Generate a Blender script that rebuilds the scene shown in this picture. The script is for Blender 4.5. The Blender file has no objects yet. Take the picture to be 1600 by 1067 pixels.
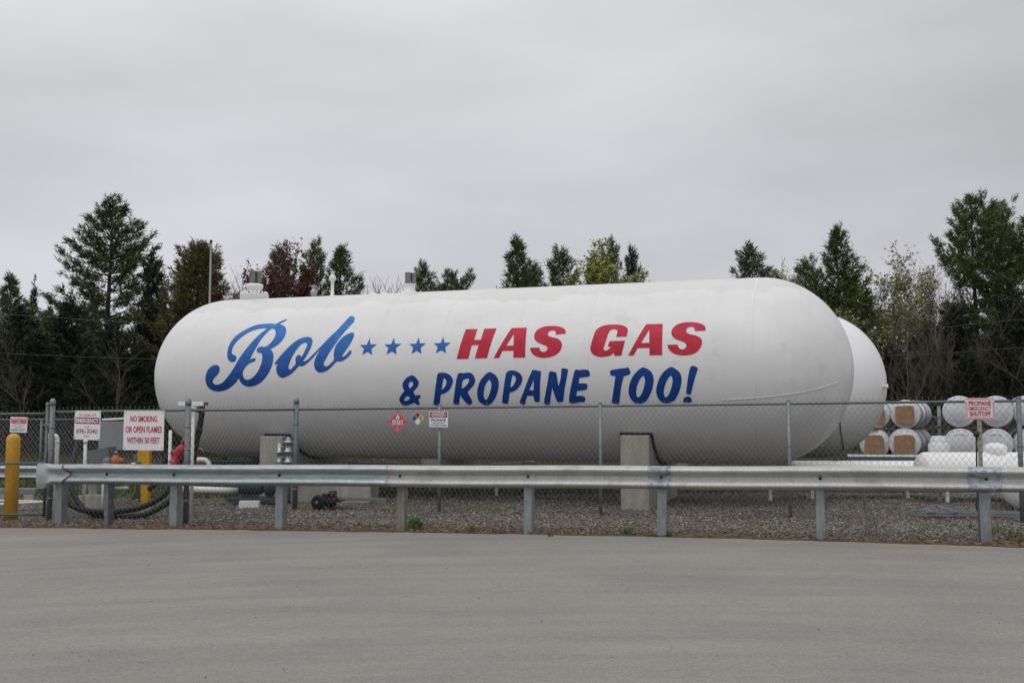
import bpy, bmesh, math, random
import numpy as np
from mathutils import Vector, Matrix
R_ = math.radians
scene = bpy.context.scene
COL = scene.collection
# ------------------------------------------------------------------ camera
F = 1550.0
HZ = 109.5
TH = math.atan(HZ / F)
EYE = 1.70
cd = bpy.data.cameras.new("camera"); cam = bpy.data.objects.new("camera", cd); COL.objects.link(cam)
cd.sensor_width = 36; cd.lens = 36 * F / 1600; cd.clip_start = .1; cd.clip_end = 3000
cam.location = (0, 0, EYE); cam.rotation_euler = (math.pi/2 + TH, 0, 0)
scene.camera = cam
# ------------------------------------------------------------------ light
SUN_EL, SUN_AZ = R_(58), R_(205)          # azimuth from +Y clockwise: behind the camera, to the left
scene.view_settings.view_transform = 'Standard'; scene.view_settings.look = 'None'
scene.view_settings.exposure = 0; scene.view_settings.gamma = 1
w = bpy.data.worlds.new("World"); scene.world = w; w.use_nodes = True
nt = w.node_tree; nt.nodes.clear()
def N(nt, t, **k):
    n = nt.nodes.new(t)
    for a, v in k.items(): setattr(n, a, v)
    return n
out = N(nt, 'ShaderNodeOutputWorld'); add = N(nt, 'ShaderNodeAddShader')
b1 = N(nt, 'ShaderNodeBackground'); b2 = N(nt, 'ShaderNodeBackground')
sky = N(nt, 'ShaderNodeTexSky', sky_type='NISHITA'); sky.sun_disc = False
sky.sun_elevation = SUN_EL; sky.sun_rotation = SUN_AZ; sky.dust_density = 4; sky.air_density = 1
hs = N(nt, 'ShaderNodeHueSaturation'); hs.inputs['Saturation'].default_value = .25
nt.links.new(sky.outputs[0], hs.inputs['Color']); nt.links.new(hs.outputs[0], b1.inputs[0]); b1.inputs[1].default_value = .008
tc = N(nt, 'ShaderNodeTexCoord'); sp = N(nt, 'ShaderNodeSeparateXYZ'); nt.links.new(tc.outputs['Generated'], sp.inputs[0])
mr = N(nt, 'ShaderNodeMapRange'); nt.links.new(sp.outputs[2], mr.inputs[0])
mr.inputs[1].default_value = -.05; mr.inputs[2].default_value = 1; mr.inputs[3].default_value = 0; mr.inputs[4].default_value = 1
cr = N(nt, 'ShaderNodeValToRGB'); nt.links.new(mr.outputs[0], cr.inputs[0])
e = cr.color_ramp.elements
SKY = [(0, (.575,.573,.615)), (.14, (.55,.55,.59)), (.26, (.58,.582,.615)), (.42, (.65,.652,.675)), (.7, (.90,.90,.905)), (1, (1.08,1.08,1.08))]
e[0].position = 0; e[0].color = (*SKY[0][1], 1); e[1].position = 1; e[1].color = (*SKY[-1][1], 1)
for p, c in SKY[1:-1]:
    q = e.new(p); q.color = (*c, 1)
# cloud streaks: projected on a layer overhead so that they flatten towards the horizon
mp = N(nt, 'ShaderNodeMapping'); nt.links.new(tc.outputs['Generated'], mp.inputs[0]); mp.inputs['Scale'].default_value = (1.0, 1.0, 3.2); mp.inputs['Rotation'].default_value = (0, R_(12), 0)
ns = N(nt, 'ShaderNodeTexNoise'); nt.links.new(mp.outputs[0], ns.inputs['Vector']); ns.inputs['Scale'].default_value = 2.1; ns.inputs['Detail'].default_value = 5; ns.inputs['Roughness'].default_value = .45
m2 = N(nt, 'ShaderNodeMapRange'); nt.links.new(ns.outputs[0], m2.inputs[0]); m2.inputs[1].default_value = .3; m2.inputs[2].default_value = .7; m2.inputs[3].default_value = .83; m2.inputs[4].default_value = 1.14
m3 = N(nt, 'ShaderNodeMapRange'); nt.links.new(sp.outputs[0], m3.inputs[0]); m3.inputs[1].default_value = -.6; m3.inputs[2].default_value = .5; m3.inputs[3].default_value = 1.10; m3.inputs[4].default_value = .93
mu = N(nt, 'ShaderNodeMath', operation='MULTIPLY'); nt.links.new(m2.outputs[0], mu.inputs[0]); nt.links.new(m3.outputs[0], mu.inputs[1])
nt.links.new(cr.outputs[0], b2.inputs[0]); nt.links.new(mu.outputs[0], b2.inputs[1])
nt.links.new(b1.outputs[0], add.inputs[0]); nt.links.new(b2.outputs[0], add.inputs[1]); nt.links.new(add.outputs[0], out.inputs[0])
sd = bpy.data.lights.new("sun", 'SUN'); so = bpy.data.objects.new("sun", sd); COL.objects.link(so)
sd.energy = .55; sd.angle = R_(35); sd.color = (1, .97, .93)
sdir = Vector((math.sin(SUN_AZ)*math.cos(SUN_EL), math.cos(SUN_AZ)*math.cos(SUN_EL), math.sin(SUN_EL)))
so.rotation_euler = sdir.to_track_quat('Z', 'Y').to_euler(); so.location = sdir*60
# ------------------------------------------------------------------ measuring helpers
def ray(px, py):
    u = (px-800)/F; v = (533.5-py)/F
    return Vector((u, math.cos(TH)-v*math.sin(TH), math.sin(TH)+v*math.cos(TH)))
def P(px, py, Y):
    d = ray(px, py); return Vector((0, 0, EYE)) + d*(Y/d.y)
def X_at(px, Y): return P(px, 643, Y).x
def Z_at(py, Y): return P(800, py, Y).z
def g(x, y=0): return .0108*max(-14, min(14, x)) + .006
# ------------------------------------------------------------------ object helpers
def tag(o, label=None, cat=None, group=None, kind=None):
    if label: o['label'] = label
    if cat: o['category'] = cat
    if group: o['group'] = group
    if kind: o['kind'] = kind
    return o
def thing(name, loc, label, cat, group=None, rz=0):
    o = bpy.data.objects.new(name, None); COL.objects.link(o); o.location = loc; o.rotation_euler = (0, 0, rz)
    o.empty_display_size = .2
    return tag(o, label, cat, group)
class MB:
    def __init__(s): s.v = []; s.f = []; s.sm = []
    def addm(s, vs, fs, smooth=False, M=None):
        b = len(s.v)
        for p in vs:
            p = Vector(p); s.v.append(tuple(M @ p if M else p))
        for f in fs: s.f.append(tuple(i+b for i in f)); s.sm.append(smooth)
        return s
    def box(s, c, d, M=None, rz=0, bev=0):
        x, y, z = d[0]/2, d[1]/2, d[2]/2
        if bev:
            bm = bmesh.new(); bmesh.ops.create_cube(bm, size=1)
            for q in bm.verts: q.co = Vector((q.co.x*d[0], q.co.y*d[1], q.co.z*d[2]))
            bmesh.ops.bevel(bm, geom=bm.edges[:], offset=bev, segments=2, profile=.6, affect='EDGES')
            vs = [q.co.copy() for q in bm.verts]; bm.verts.index_update(); fs = [[q.index for q in f.verts] for f in bm.faces]; bm.free()
        else:
            vs = [Vector((a*x, b*y, e*z)) for a in (-1,1) for b in (-1,1) for e in (-1,1)]
            fs = [(0,1,3,2),(4,6,7,5),(0,4,5,1),(2,3,7,6),(0,2,6,4),(1,5,7,3)]
        T = Matrix.Translation(c) @ Matrix.Rotation(rz, 4, 'Z')
        return s.addm([T @ p for p in vs], fs, False, M)
    def tube(s, pts, r, n=8, cap=True, M=None, smooth=True):
        pts = [Vector(p) for p in pts]; k = len(pts)
        rr = r if isinstance(r, (list, tuple)) else [r]*k
        vs = []; fs = []; up = None
        for i, p in enumerate(pts):
            t = (pts[min(i+1, k-1)]-pts[max(i-1, 0)]).normalized()
            if up is None: up = Vector((0,0,1)) if abs(t.z) < .9 else Vector((1,0,0))
            a = t.cross(up)
            if a.length < 1e-5: a = t.orthogonal()
            a.normalize(); b = a.cross(t).normalized(); up = b
            for j in range(n):
                an = 2*math.pi*j/n; vs.append(p + a*math.cos(an)*rr[i] + b*math.sin(an)*rr[i])
        for i in range(k-1):
            for j in range(n):
                fs.append((i*n+j, i*n+(j+1)%n, (i+1)*n+(j+1)%n, (i+1)*n+j))
        s.addm(vs, fs, smooth, M)
        if cap:
            s.addm(vs[:n], [tuple(range(n))], False, M); s.addm(vs[-n:], [tuple(range(n))], False, M)
        return s
    def lathe(s, prof, n=24, M=None, smooth=True, wob=None):
        vs = []; fs = []; k = len(prof)
        for (r, z) in prof:
            for j in range(n):
                a = 2*math.pi*j/n; q = r*(wob(a, z) if wob else 1); vs.append((q*math.cos(a), q*math.sin(a), z))
        for i in range(k-1):
            for j in range(n): fs.append((i*n+j, i*n+(j+1)%n, (i+1)*n+(j+1)%n, (i+1)*n+j))
        s.addm(vs, fs, smooth, M)
        if prof[0][0] > 1e-4: s.addm(vs[:n], [tuple(reversed(range(n)))], False, M)
        if prof[-1][0] > 1e-4: s.addm(vs[-n:], [tuple(range(n))], False, M)
        return s
    def prism(s, poly, y0, y1, M=None):       # polygon in XZ pushed along Y
        n = len(poly)
        vs = [(x, y0, z) for x, z in poly] + [(x, y1, z) for x, z in poly]
        fs = [tuple(range(n)), tuple(reversed(range(n, 2*n)))] + [(i, i+n, (i+1)%n+n, (i+1)%n) for i in range(n)]
        return s.addm(vs, fs, False, M)
    def sweep(s, prof, stations, M=None, smooth=False):   # prof list of (d,z); stations list of (x, y0, dz)
        k = len(prof); vs = []; fs = []
        for (x, y, dz) in stations:
            for (d, z) in prof: vs.append((x, y+d, z+dz))
        for i in range(len(stations)-1):
            for j in range(k-1): fs.append((i*k+j, i*k+j+1, (i+1)*k+j+1, (i+1)*k+j))
        return s.addm(vs, fs, smooth, M)
    def build(s, name, mat, parent=None, label=None, M=None):
        me = bpy.data.meshes.new(name); me.from_pydata(s.v, [], s.f); me.polygons.foreach_set('use_smooth', s.sm)
        bm = bmesh.new(); bm.from_mesh(me); bmesh.ops.remove_doubles(bm, verts=bm.verts, dist=1e-5)
        bmesh.ops.recalc_face_normals(bm, faces=bm.faces); bm.to_mesh(me); bm.free()
        return link(name, me, mat, parent, label)
def link(name, me, mat, parent=None, label=None):
    o = bpy.data.objects.new(name, me); COL.objects.link(o)
    if mat: me.materials.append(mat)
    if parent: o.parent = parent
    if label: o['label'] = label
    return o
def mesh_np(name, V, FA, mat, parent=None):
    me = bpy.data.meshes.new(name); k = FA.shape[1]
    me.vertices.add(len(V)); me.vertices.foreach_set('co', np.ascontiguousarray(V, dtype=np.float32).ravel())
    me.loops.add(FA.size); me.loops.foreach_set('vertex_index', np.ascontiguousarray(FA, dtype=np.int32).ravel())
    me.polygons.add(len(FA)); me.polygons.foreach_set('loop_start', np.arange(0, FA.size, k, dtype=np.int32)); me.polygons.foreach_set('loop_total', np.full(len(FA), k, dtype=np.int32))
    me.update(calc_edges=True); me.validate()
    return link(name, me, mat, parent)
# ------------------------------------------------------------------ materials
def mat(name, c, rough=.6, metal=0, c2=None, scale=8, stretch=(1,1,1), bump=0, bscale=60, lo=.35, hi=.65, c3=None, s3=1.5, lo3=.5, hi3=.7, spec=.5, island=None, rvar=0, coat=0):
    m = bpy.data.materials.new(name); m.use_nodes = True; nt = m.node_tree; b = nt.nodes['Principled BSDF']
    b.inputs['Roughness'].default_value = rough; b.inputs['Metallic'].default_value = metal; b.inputs['Specular IOR Level'].default_value = spec
    if coat: b.inputs['Coat Weight'].default_value = coat; b.inputs['Coat Roughness'].default_value = .15
    b.inputs['Base Color'].default_value = (*c, 1)
    tc = N(nt, 'ShaderNodeTexCoord'); last = None
    def noise(scale, st=(1,1,1), det=6, rg=.6):
        mp = N(nt, 'ShaderNodeMapping'); nt.links.new(tc.outputs['Object'], mp.inputs[0]); mp.inputs['Scale'].default_value = st
        n = N(nt, 'ShaderNodeTexNoise'); n.inputs['Scale'].default_value = scale; n.inputs['Detail'].default_value = det; n.inputs['Roughness'].default_value = rg
        nt.links.new(mp.outputs[0], n.inputs['Vector']); return n.outputs[0]
    def rng(s, a, b_, c_=0, d=1):
        r = N(nt, 'ShaderNodeMapRange'); nt.links.new(s, r.inputs[0])
        for i, v in enumerate((a, b_, c_, d)): r.inputs[i+1].default_value = v
        return r.outputs[0]
    def mix(fac, A, B):
        x = N(nt, 'ShaderNodeMix', data_type='RGBA'); nt.links.new(fac, x.inputs[0])
        for i, v in ((6, A), (7, B)):
            if isinstance(v, tuple): x.inputs[i].default_value = (*v, 1)
            else: nt.links.new(v, x.inputs[i])
        return x.outputs[2]
    if island:
        gm = N(nt, 'ShaderNodeNewGeometry'); rp = N(nt, 'ShaderNodeValToRGB'); nt.links.new(gm.outputs['Random Per Island'], rp.inputs[0])
        el = rp.color_ramp.elements
        for i, cc in enumerate(island):
            q = el[i] if i < 2 else el.new(.5)
            q.position = i/(len(island)-1); q.color = (*cc, 1)
        last = rp.outputs[0]
    if c2:
        last = mix(rng(noise(scale, stretch), lo, hi), last if last else c, c2)
    if c3:
        last = mix(rng(noise(s3), lo3, hi3), last if last else c, c3)
    if last: nt.links.new(last, b.inputs['Base Color'])
    if rvar: nt.links.new(rng(noise(scale*2.3), .3, .7, rough-rvar, rough+rvar), b.inputs['Roughness'])
    if bump:
        bp = N(nt, 'ShaderNodeBump'); bp.inputs['Strength'].default_value = bump; bp.inputs['Distance'].default_value = .02
        nt.links.new(noise(bscale), bp.inputs['Height']); nt.links.new(bp.outputs[0], b.inputs['Normal'])
    m['_b'] = b.name
    return m
M = {}
M['galv'] = mat('galvanised', (.18,.195,.20), .5, .35, (.25,.27,.275), 18, bump=.06, bscale=120, rvar=.12)
M['galv_dark'] = mat('galvanised_dull', (.12,.135,.14), .55, .35, (.19,.21,.22), 14, rvar=.1)
M['wire'] = mat('fence_wire', (.22,.235,.235), .5, .3)
M['cable'] = mat('overhead_cable', (.06,.06,.06), .6)
M['rail_old'] = mat('rail_weathered', (.30,.345,.35), .48, .75, (.42,.47,.475), 9, (.5,1,2.5), bump=.05, bscale=90, c3=(.52,.56,.57), s3=22, lo3=.58, hi3=.75, rvar=.12)
M['wing'] = mat('wing_steel', (.33,.36,.355), .6, .35, (.42,.45,.45), 8, c3=(.27,.29,.285), s3=4, rvar=.1)
M['rail_new'] = mat('rail_streaked', (.40,.395,.37), .5, .5, (.49,.505,.52), 26, (1.6,1,.08), bump=.03, bscale=90, c3=(.31,.305,.285), s3=3, lo3=.52, hi3=.72, rvar=.1)
M['rail_dark'] = mat('rail_splice', (.20,.22,.24), .5, .35, (.40,.42,.45), 10, (1,1,2), lo=.4, hi=.6, c3=(.10,.105,.11), s3=7, lo3=.55, hi3=.7, rvar=.1)
M['post_brown'] = mat('post_stained', (.15,.145,.125), .7, .1, (.24,.24,.22), 8, (3,3,.6), c3=(.10,.09,.07), s3=4)
M['post'] = mat('post_steel', (.21,.235,.25), .55, .4, (.30,.33,.345), 7, (3,3,.7), c3=(.20,.20,.19), s3=3, rvar=.1)
M['white'] = mat('white_paint', (.74,.74,.73), .4, 0, (.66,.655,.64), 6, c3=(.55,.53,.49), s3=2, lo3=.58, hi3=.8)
M['white_clean'] = mat('white_paint_clean', (.78,.78,.78), .35, 0, (.74,.74,.74), 3)
M['sign_white'] = mat('sign_white', (.76,.76,.78), .45, 0, (.70,.70,.72), 4)
M['sign_red'] = mat('sign_red', (.50,.016,.03), .5)
M['sign_redpale'] = mat('sign_red_faded', (.58,.045,.07), .5)
M['sign_maroon'] = mat('sign_maroon', (.30,.035,.075), .5)
M['sign_pink'] = mat('sign_maroon_faded', (.42,.20,.25), .5)
M['sign_black'] = mat('sign_black', (.025,.025,.03), .5)
M['sign_grey'] = mat('sign_grey_print', (.16,.17,.18), .5)
M['sign_blue'] = mat('sign_blue', (.03,.10,.36), .5)
M['sign_yellow'] = mat('sign_yellow', (.72,.55,.06), .5)
M['yellow'] = mat('yellow_paint', (.74,.40,.012), .45, 0, (.62,.32,.012), 5, c3=(.32,.17,.03), s3=6, lo3=.6, hi3=.8)
M['orange'] = mat('orange_paint', (.42,.12,.02), .5)
M['red'] = mat('red_paint', (.46,.020,.032), .4, 0, (.34,.018,.025), 12)
M['rubber'] = mat('black_rubber', (.010,.010,.011), .55, 0, (.022,.022,.022), 20, spec=.3)
M['black'] = mat('black_iron', (.02,.02,.022), .55)
M['chrome'] = mat('bright_steel', (.42,.45,.47), .42, .75, (.28,.30,.32), 20)
M['concrete'] = mat('concrete', (.40,.385,.345), .85, 0, (.28,.265,.23), 4, (1.6,1.6,.25), bump=.25, bscale=40, c3=(.17,.16,.14), s3=5, lo3=.55, hi3=.8)
M['wood'] = mat('dunnage_wood', (.20,.10,.05), .8, 0, (.12,.065,.035), 6, (1,1,6))
M['cardboard'] = mat('cardboard', (.34,.20,.10), .8, 0, (.24,.135,.065), 5, c3=(.42,.28,.16), s3=9)
M['plastic'] = mat('white_wrap', (.66,.68,.71), .35, 0, (.56,.58,.62), 5, c3=(.72,.73,.75), s3=9)
M['cabinet'] = mat('cabinet_grey', (.15,.16,.165), .5, .1, (.12,.13,.135), 3)
M['pale_panel'] = mat('pale_sheet', (.27,.285,.31), .5, .1, (.23,.245,.27), 3)
M['pump'] = mat('pump_blue', (.025,.05,.065), .5, .2, (.04,.07,.085), 6)
M['telespar'] = mat('punched_post', (.40,.40,.29), .6, .2, (.28,.28,.20), 14, (3,3,1))
M['bark'] = mat('pine_bark', (.045,.036,.028), .9, 0, (.075,.062,.05), 9, (1,1,.3), bump=.4, bscale=14)
M['bark_grey'] = mat('grey_bark', (.13,.115,.10), .9, 0, (.20,.185,.17), 7, (1,1,.4))
M['bark_birch'] = mat('birch_bark', (.30,.28,.25), .8, 0, (.14,.125,.11), 9, (1,1,2))
M['bark_pale'] = mat('pale_twigs', (.20,.175,.145), .9, 0, (.13,.112,.095), 3)
M['needle'] = mat('pine_needles', (.05,.07,.03), .6, island=[(.042,.062,.021), (.090,.118,.038), (.150,.172,.060)], spec=.3)
M['needle_dark'] = mat('spruce_shade_needles', (.03,.05,.03), .6, island=[(.011,.020,.011), (.024,.037,.017), (.042,.058,.025)], spec=.3)  # spruce green deepened: the wood's inner shade is put into this colour
M['needle_olive'] = mat('olive_needles', (.08,.08,.03), .6, island=[(.060,.070,.024), (.115,.110,.040), (.17,.145,.058)], spec=.3)
M['leaf_red'] = mat('maple_buds', (.1,.03,.03), .6, island=[(.055,.020,.018), (.12,.030,.026), (.10,.06,.03)], spec=.3)
M['leaf_lime'] = mat('birch_leaves', (.2,.22,.06), .6, island=[(.13,.16,.035), (.24,.27,.065), (.36,.38,.11)], spec=.3)
M['leaf_pale'] = mat('pale_new_leaves', (.3,.3,.15), .6, island=[(.16,.18,.06), (.29,.31,.11), (.22,.22,.09)], spec=.3)
M['brush'] = mat('brush', (.03,.03,.02), .8, island=[(.013,.012,.009), (.026,.022,.015), (.020,.026,.012)], spec=.2)  # darkened too, with shade at the foot of the wood in the colour
M['stone'] = mat('gravel_stones', (.2,.2,.2), .85, island=[(.095,.086,.078), (.20,.18,.155), (.31,.283,.247)], spec=.3)
M['stone_light'] = mat('pale_stones', (.4,.38,.35), .85, island=[(.30,.28,.25), (.50,.47,.44)], spec=.3)
M['litter'] = mat('dead_leaves', (.16,.09,.045), .85, island=[(.07,.045,.026), (.17,.10,.05), (.26,.19,.11)], spec=.2)
M['grass'] = mat('grass_blades', (.08,.11,.03), .7, island=[(.045,.075,.018), (.09,.13,.03), (.15,.16,.06)], spec=.2)
M['weed'] = mat('weed_leaves', (.09,.17,.03), .6, island=[(.06,.13,.02), (.12,.22,.04)], spec=.3)
# ground
M['terrain'] = mat('field', (.030,.034,.015), .95, 0, (.042,.033,.020), .35, bump=.5, bscale=5, c3=(.024,.030,.012), s3=1.2, spec=.05)
M['gravel'] = mat('gravel_bed', (.13,.12,.108), .95, 0, (.185,.172,.155), 45, bump=1, bscale=38, c3=(.085,.08,.075), s3=.8, spec=.1)
M['dirt'] = mat('dirt', (.10,.072,.047), .95, 0, (.15,.115,.08), 14, bump=.8, bscale=30, c3=(.075,.055,.035), s3=3, spec=.1)
def asphalt():
    m = mat('asphalt', (.228,.218,.203), .9, 0, (.258,.248,.232), 1.1, (.35,1.6,1), lo=.3, hi=.75, c3=(.200,.193,.180), s3=.55, lo3=.45, hi3=.8, spec=.15)
    nt = m.node_tree; b = nt.nodes['Principled BSDF']; src = b.inputs['Base Color'].links[0].from_socket
    tc = N(nt, 'ShaderNodeTexCoord')
    v = N(nt, 'ShaderNodeTexVoronoi'); v.inputs['Scale'].default_value = 75; nt.links.new(tc.outputs['Object'], v.inputs['Vector'])
    sp = N(nt, 'ShaderNodeSeparateColor'); nt.links.new(v.outputs['Color'], sp.inputs[0])
    r = N(nt, 'ShaderNodeMapRange'); nt.links.new(sp.outputs[0], r.inputs[0]); r.inputs[3].default_value = .85; r.inputs[4].default_value = 1.15
    # worn pale streaks
    mp = N(nt, 'ShaderNodeMapping'); mp.inputs['Scale'].default_value = (.13, 1.9, 1); mp.inputs['Rotation'].default_value = (0, 0, R_(9))
    sx = N(nt, 'ShaderNodeSeparateXYZ'); nt.links.new(tc.outputs['Object'], sx.inputs[0])      # tracks bend like the turning path of vehicles
    x2 = N(nt, 'ShaderNodeMath', operation='MULTIPLY'); nt.links.new(sx.outputs[0], x2.inputs[0]); nt.links.new(sx.outputs[0], x2.inputs[1])
    ma = N(nt, 'ShaderNodeMath', operation='MULTIPLY_ADD'); nt.links.new(x2.outputs[0], ma.inputs[0]); ma.inputs[1].default_value = .03; nt.links.new(sx.outputs[1], ma.inputs[2])
    cx = N(nt, 'ShaderNodeCombineXYZ'); nt.links.new(sx.outputs[0], cx.inputs[0]); nt.links.new(ma.outputs[0], cx.inputs[1]); nt.links.new(cx.outputs[0], mp.inputs[0])
    n2 = N(nt, 'ShaderNodeTexNoise'); n2.inputs['Scale'].default_value = 1.3; n2.inputs['Detail'].default_value = 7; n2.inputs['Roughness'].default_value = .62; nt.links.new(mp.outputs[0], n2.inputs['Vector'])
    r2 = N(nt, 'ShaderNodeMapRange'); nt.links.new(n2.outputs[0], r2.inputs[0]); r2.inputs[1].default_value = .33; r2.inputs[2].default_value = .70; r2.inputs[3].default_value = .92; r2.inputs[4].default_value = 1.11
    mu = N(nt, 'ShaderNodeMath', operation='MULTIPLY'); nt.links.new(r.outputs[0], mu.inputs[0]); nt.links.new(r2.outputs[0], mu.inputs[1])
    vm = N(nt, 'ShaderNodeVectorMath', operation='SCALE'); nt.links.new(src, vm.inputs[0]); nt.links.new(mu.outputs[0], vm.inputs['Scale'])
    nt.links.new(vm.outputs[0], b.inputs['Base Color'])
    bp = N(nt, 'ShaderNodeBump'); bp.inputs['Strength'].default_value = .5; bp.inputs['Distance'].default_value = .006
    nt.links.new(v.outputs['Distance'], bp.inputs['Height']); nt.links.new(bp.outputs[0], b.inputs['Normal'])
    return m
M['asphalt'] = asphalt()
M['stain'] = mat('oil_stain', (.12,.115,.105), .8, 0, (.16,.153,.14), 3)
# ------------------------------------------------------------------ ground
def strip(name, xs, ylo, yhi, dz, m, ny=6, jit=0, seed=1):
    rnd = random.Random(seed); vs = []; fs = []
    for i, x in enumerate(xs):
        a, b = ylo(x), yhi(x)
        for j in range(ny+1):
            t = j/ny; y = a+(b-a)*t
            if jit and j in (0, ny): y += rnd.uniform(-jit, jit)
            vs.append((x, y, g(x)+dz))
    for i in range(len(xs)-1):
        for j in range(ny):
            k = i*(ny+1)+j; fs.append((k, k+ny+1, k+ny+2, k+1))
    mb = MB(); mb.addm(vs, fs); o = mb.build(name, m); o['kind'] = 'structure'; return o
EDGE = [(-60, 23.5), (-12, 16.3), (-7.87, 15.48), (-4, 14.82), (0, 13.98), (3, 13.22), (6.1, 12.15), (10, 10.95), (60, -3)]
def edge(x):
    for (a, ya), (b, yb) in zip(EDGE, EDGE[1:]):
        if a <= x <= b: return ya+(yb-ya)*(x-a)/(b-a)
    return EDGE[0][1] if x < 0 else EDGE[-1][1]
xs = sorted(set([-60, -40, -25, -14, 14, 25, 40, 60] + [x*.25 for x in range(-52, 53)]))
strip('ground', [-900, -300, -60, -14, 14, 60, 300, 900], lambda x: -200, lambda x: 1500, -.03, M['terrain'], 8)
strip('asphalt_road', xs, lambda x: -60, edge, 0, M['asphalt'], 4, .025)
strip('gravel_yard', xs, lambda x: edge(x)-.2, lambda x: 20.3+.15*math.sin(x*1.3)+.6*(x < -2.5)+.3*math.sin(x*.6), -.010, M['gravel'], 8)
strip('dirt_verge', xs, lambda x: edge(x)-.05, lambda x: edge(x)+.42+.16*math.sin(x*3.1)+.1*math.sin(x*7.7), .004, M['dirt'], 3, .05, 5)
rs = np.random.RandomState(7)
BASE = np.array([(1,0,0),(-1,0,0),(0,1,0),(0,-1,0),(0,0,1),(0,0,-1)], float)
BF = np.array([(0,2,4),(2,1,4),(1,3,4),(3,0,4),(2,0,5),(1,2,5),(3,1,5),(0,3,5)])
def rocks(name, XY, size, m, flat=.7, rough=.35):
    n = len(XY); V = np.repeat(BASE[None], n, 0)*(1+rs.uniform(-rough, rough, (n, 6, 1)))
    sc = size[:, None, None]*rs.uniform(.6, 1.25, (n, 1, 3)); V = V*sc
    A = rs.uniform(-1, 1, (n, 3, 3)); Q, _ = np.linalg.qr(A); V = np.einsum('nij,nkj->nki', Q, V); V[:, :, 2] *= flat
    z = .0108*np.clip(XY[:, 0], -14, 14)+.006
    V[:, :, 0] += XY[:, 0, None]; V[:, :, 1] += XY[:, 1, None]; V[:, :, 2] += (z+size*.25)[:, None]
    FA = (BF[None]+(np.arange(n)*6)[:, None, None]).reshape(-1, 3)
    o = mesh_np(name, V.reshape(-1, 3), FA, m); o['kind'] = 'stuff'; return o
def band(n, x0, x1, d0, d1, pw=1.0):
    X = rs.uniform(x0, x1, n); D = d0+(d1-d0)*rs.uniform(0, 1, n)**pw
    return np.stack([X, np.array([edge(x) for x in X])+D], 1)
XY = band(66000, -11, 10, .12, 5.2, 1.15); XY = np.concatenate([XY, band(34000, -11, 10, 5.2, 8.2)])
dens = .62+.38*np.sin(XY[:, 0]*1.9+np.sin(XY[:, 1]*2.3))*np.sin(XY[:, 1]*2.7+np.sin(XY[:, 0]*1.1))
keep = rs.uniform(0, 1, len(XY)) < dens*np.clip((np.array([y-edge(x) for x, y in XY])-.05)/.45, .12, 1)
XY = XY[keep]; tag(rocks('gravel', XY, rs.uniform(.008, .021, len(XY))+.016*rs.uniform(0, 1, len(XY))**6, M['stone']), 'loose grey crushed gravel under the fence and tank', 'gravel')
XY = band(4000, -11, 10, .15, 6.5); tag(rocks('pale_gravel', XY, rs.uniform(.011, .024, len(XY)), M['stone_light']), 'scattered pale pebbles among the grey gravel', 'gravel')
XY = np.stack([rs.uniform(-9, 8, 420), rs.uniform(4, 13, 420)], 1); XY = XY[[y < edge(x)-.1 for x, y in XY]]
tag(rocks('grit', XY, rs.uniform(.004, .011, len(XY)), M['stone']), 'small dark bits of grit lying on the asphalt', 'grit')
def flakes(name, XY, s, m, up=.02, h=0):
    n = len(XY); D = rs.normal(0, 1, (n, 3, 3))*s[:, None, None]; D[:, :, 2] *= .3
    z = .0108*np.clip(XY[:, 0], -14, 14)+.006+up
    C = np.stack([XY[:, 0], XY[:, 1], z], 1)
    o = mesh_np(name, (C[:, None]+D).reshape(-1, 3), np.arange(n*3).reshape(-1, 3), m); o['kind'] = 'stuff'; return o
XY = band(9000, -11, 10, -.05, .7, 1.3); tag(flakes('leaf_litter', XY, rs.uniform(.008, .028, len(XY)), M['litter']), 'brown dead leaves and dry bits along the asphalt edge', 'leaf litter')
def blades(name, XY, hgt, m, wid=.012, lean=.35, z0=None, kind='stuff'):
    n = len(XY); z = (.0108*np.clip(XY[:, 0], -14, 14)+.006) if z0 is None else np.full(n, z0)
    a = rs.uniform(0, 6.28, n); W = np.stack([np.cos(a), np.sin(a), 0*a], 1)*wid
    B = np.stack([XY[:, 0], XY[:, 1], z], 1); T = B+np.stack([rs.normal(0, lean, n)*hgt, rs.normal(0, lean, n)*hgt, hgt], 1)
    V = np.stack([B-W, B+W, T], 1).reshape(-1, 3)
    o = mesh_np(name, V, np.arange(n*3).reshape(-1, 3), m)
    if kind: o['kind'] = kind
    return o
XY = np.stack([rs.uniform(-13, 18, 42000), rs.uniform(20.2, 30, 42000)], 1)
tag(blades('grass', XY, rs.uniform(.04, .13, len(XY)), M['grass'], .02), 'green grass growing behind the gravel yard', 'grass')
XY = np.stack([rs.uniform(6.3, 9.5, 2600), rs.uniform(0, 1, 2600)], 1); XY[:, 1] = np.array([edge(x) for x in XY[:, 0]])+.15+XY[:, 1]**.8*1.9
XY = XY[(np.sin(XY[:, 0]*4+1)+np.sin(XY[:, 1]*5)+rs.normal(0, .5, len(XY))) > .2]
tag(blades('verge_grass', XY, rs.uniform(.03, .12, len(XY)), M['grass'], .008), 'short grass patch beside the right end of the guardrail', 'grass')
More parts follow.
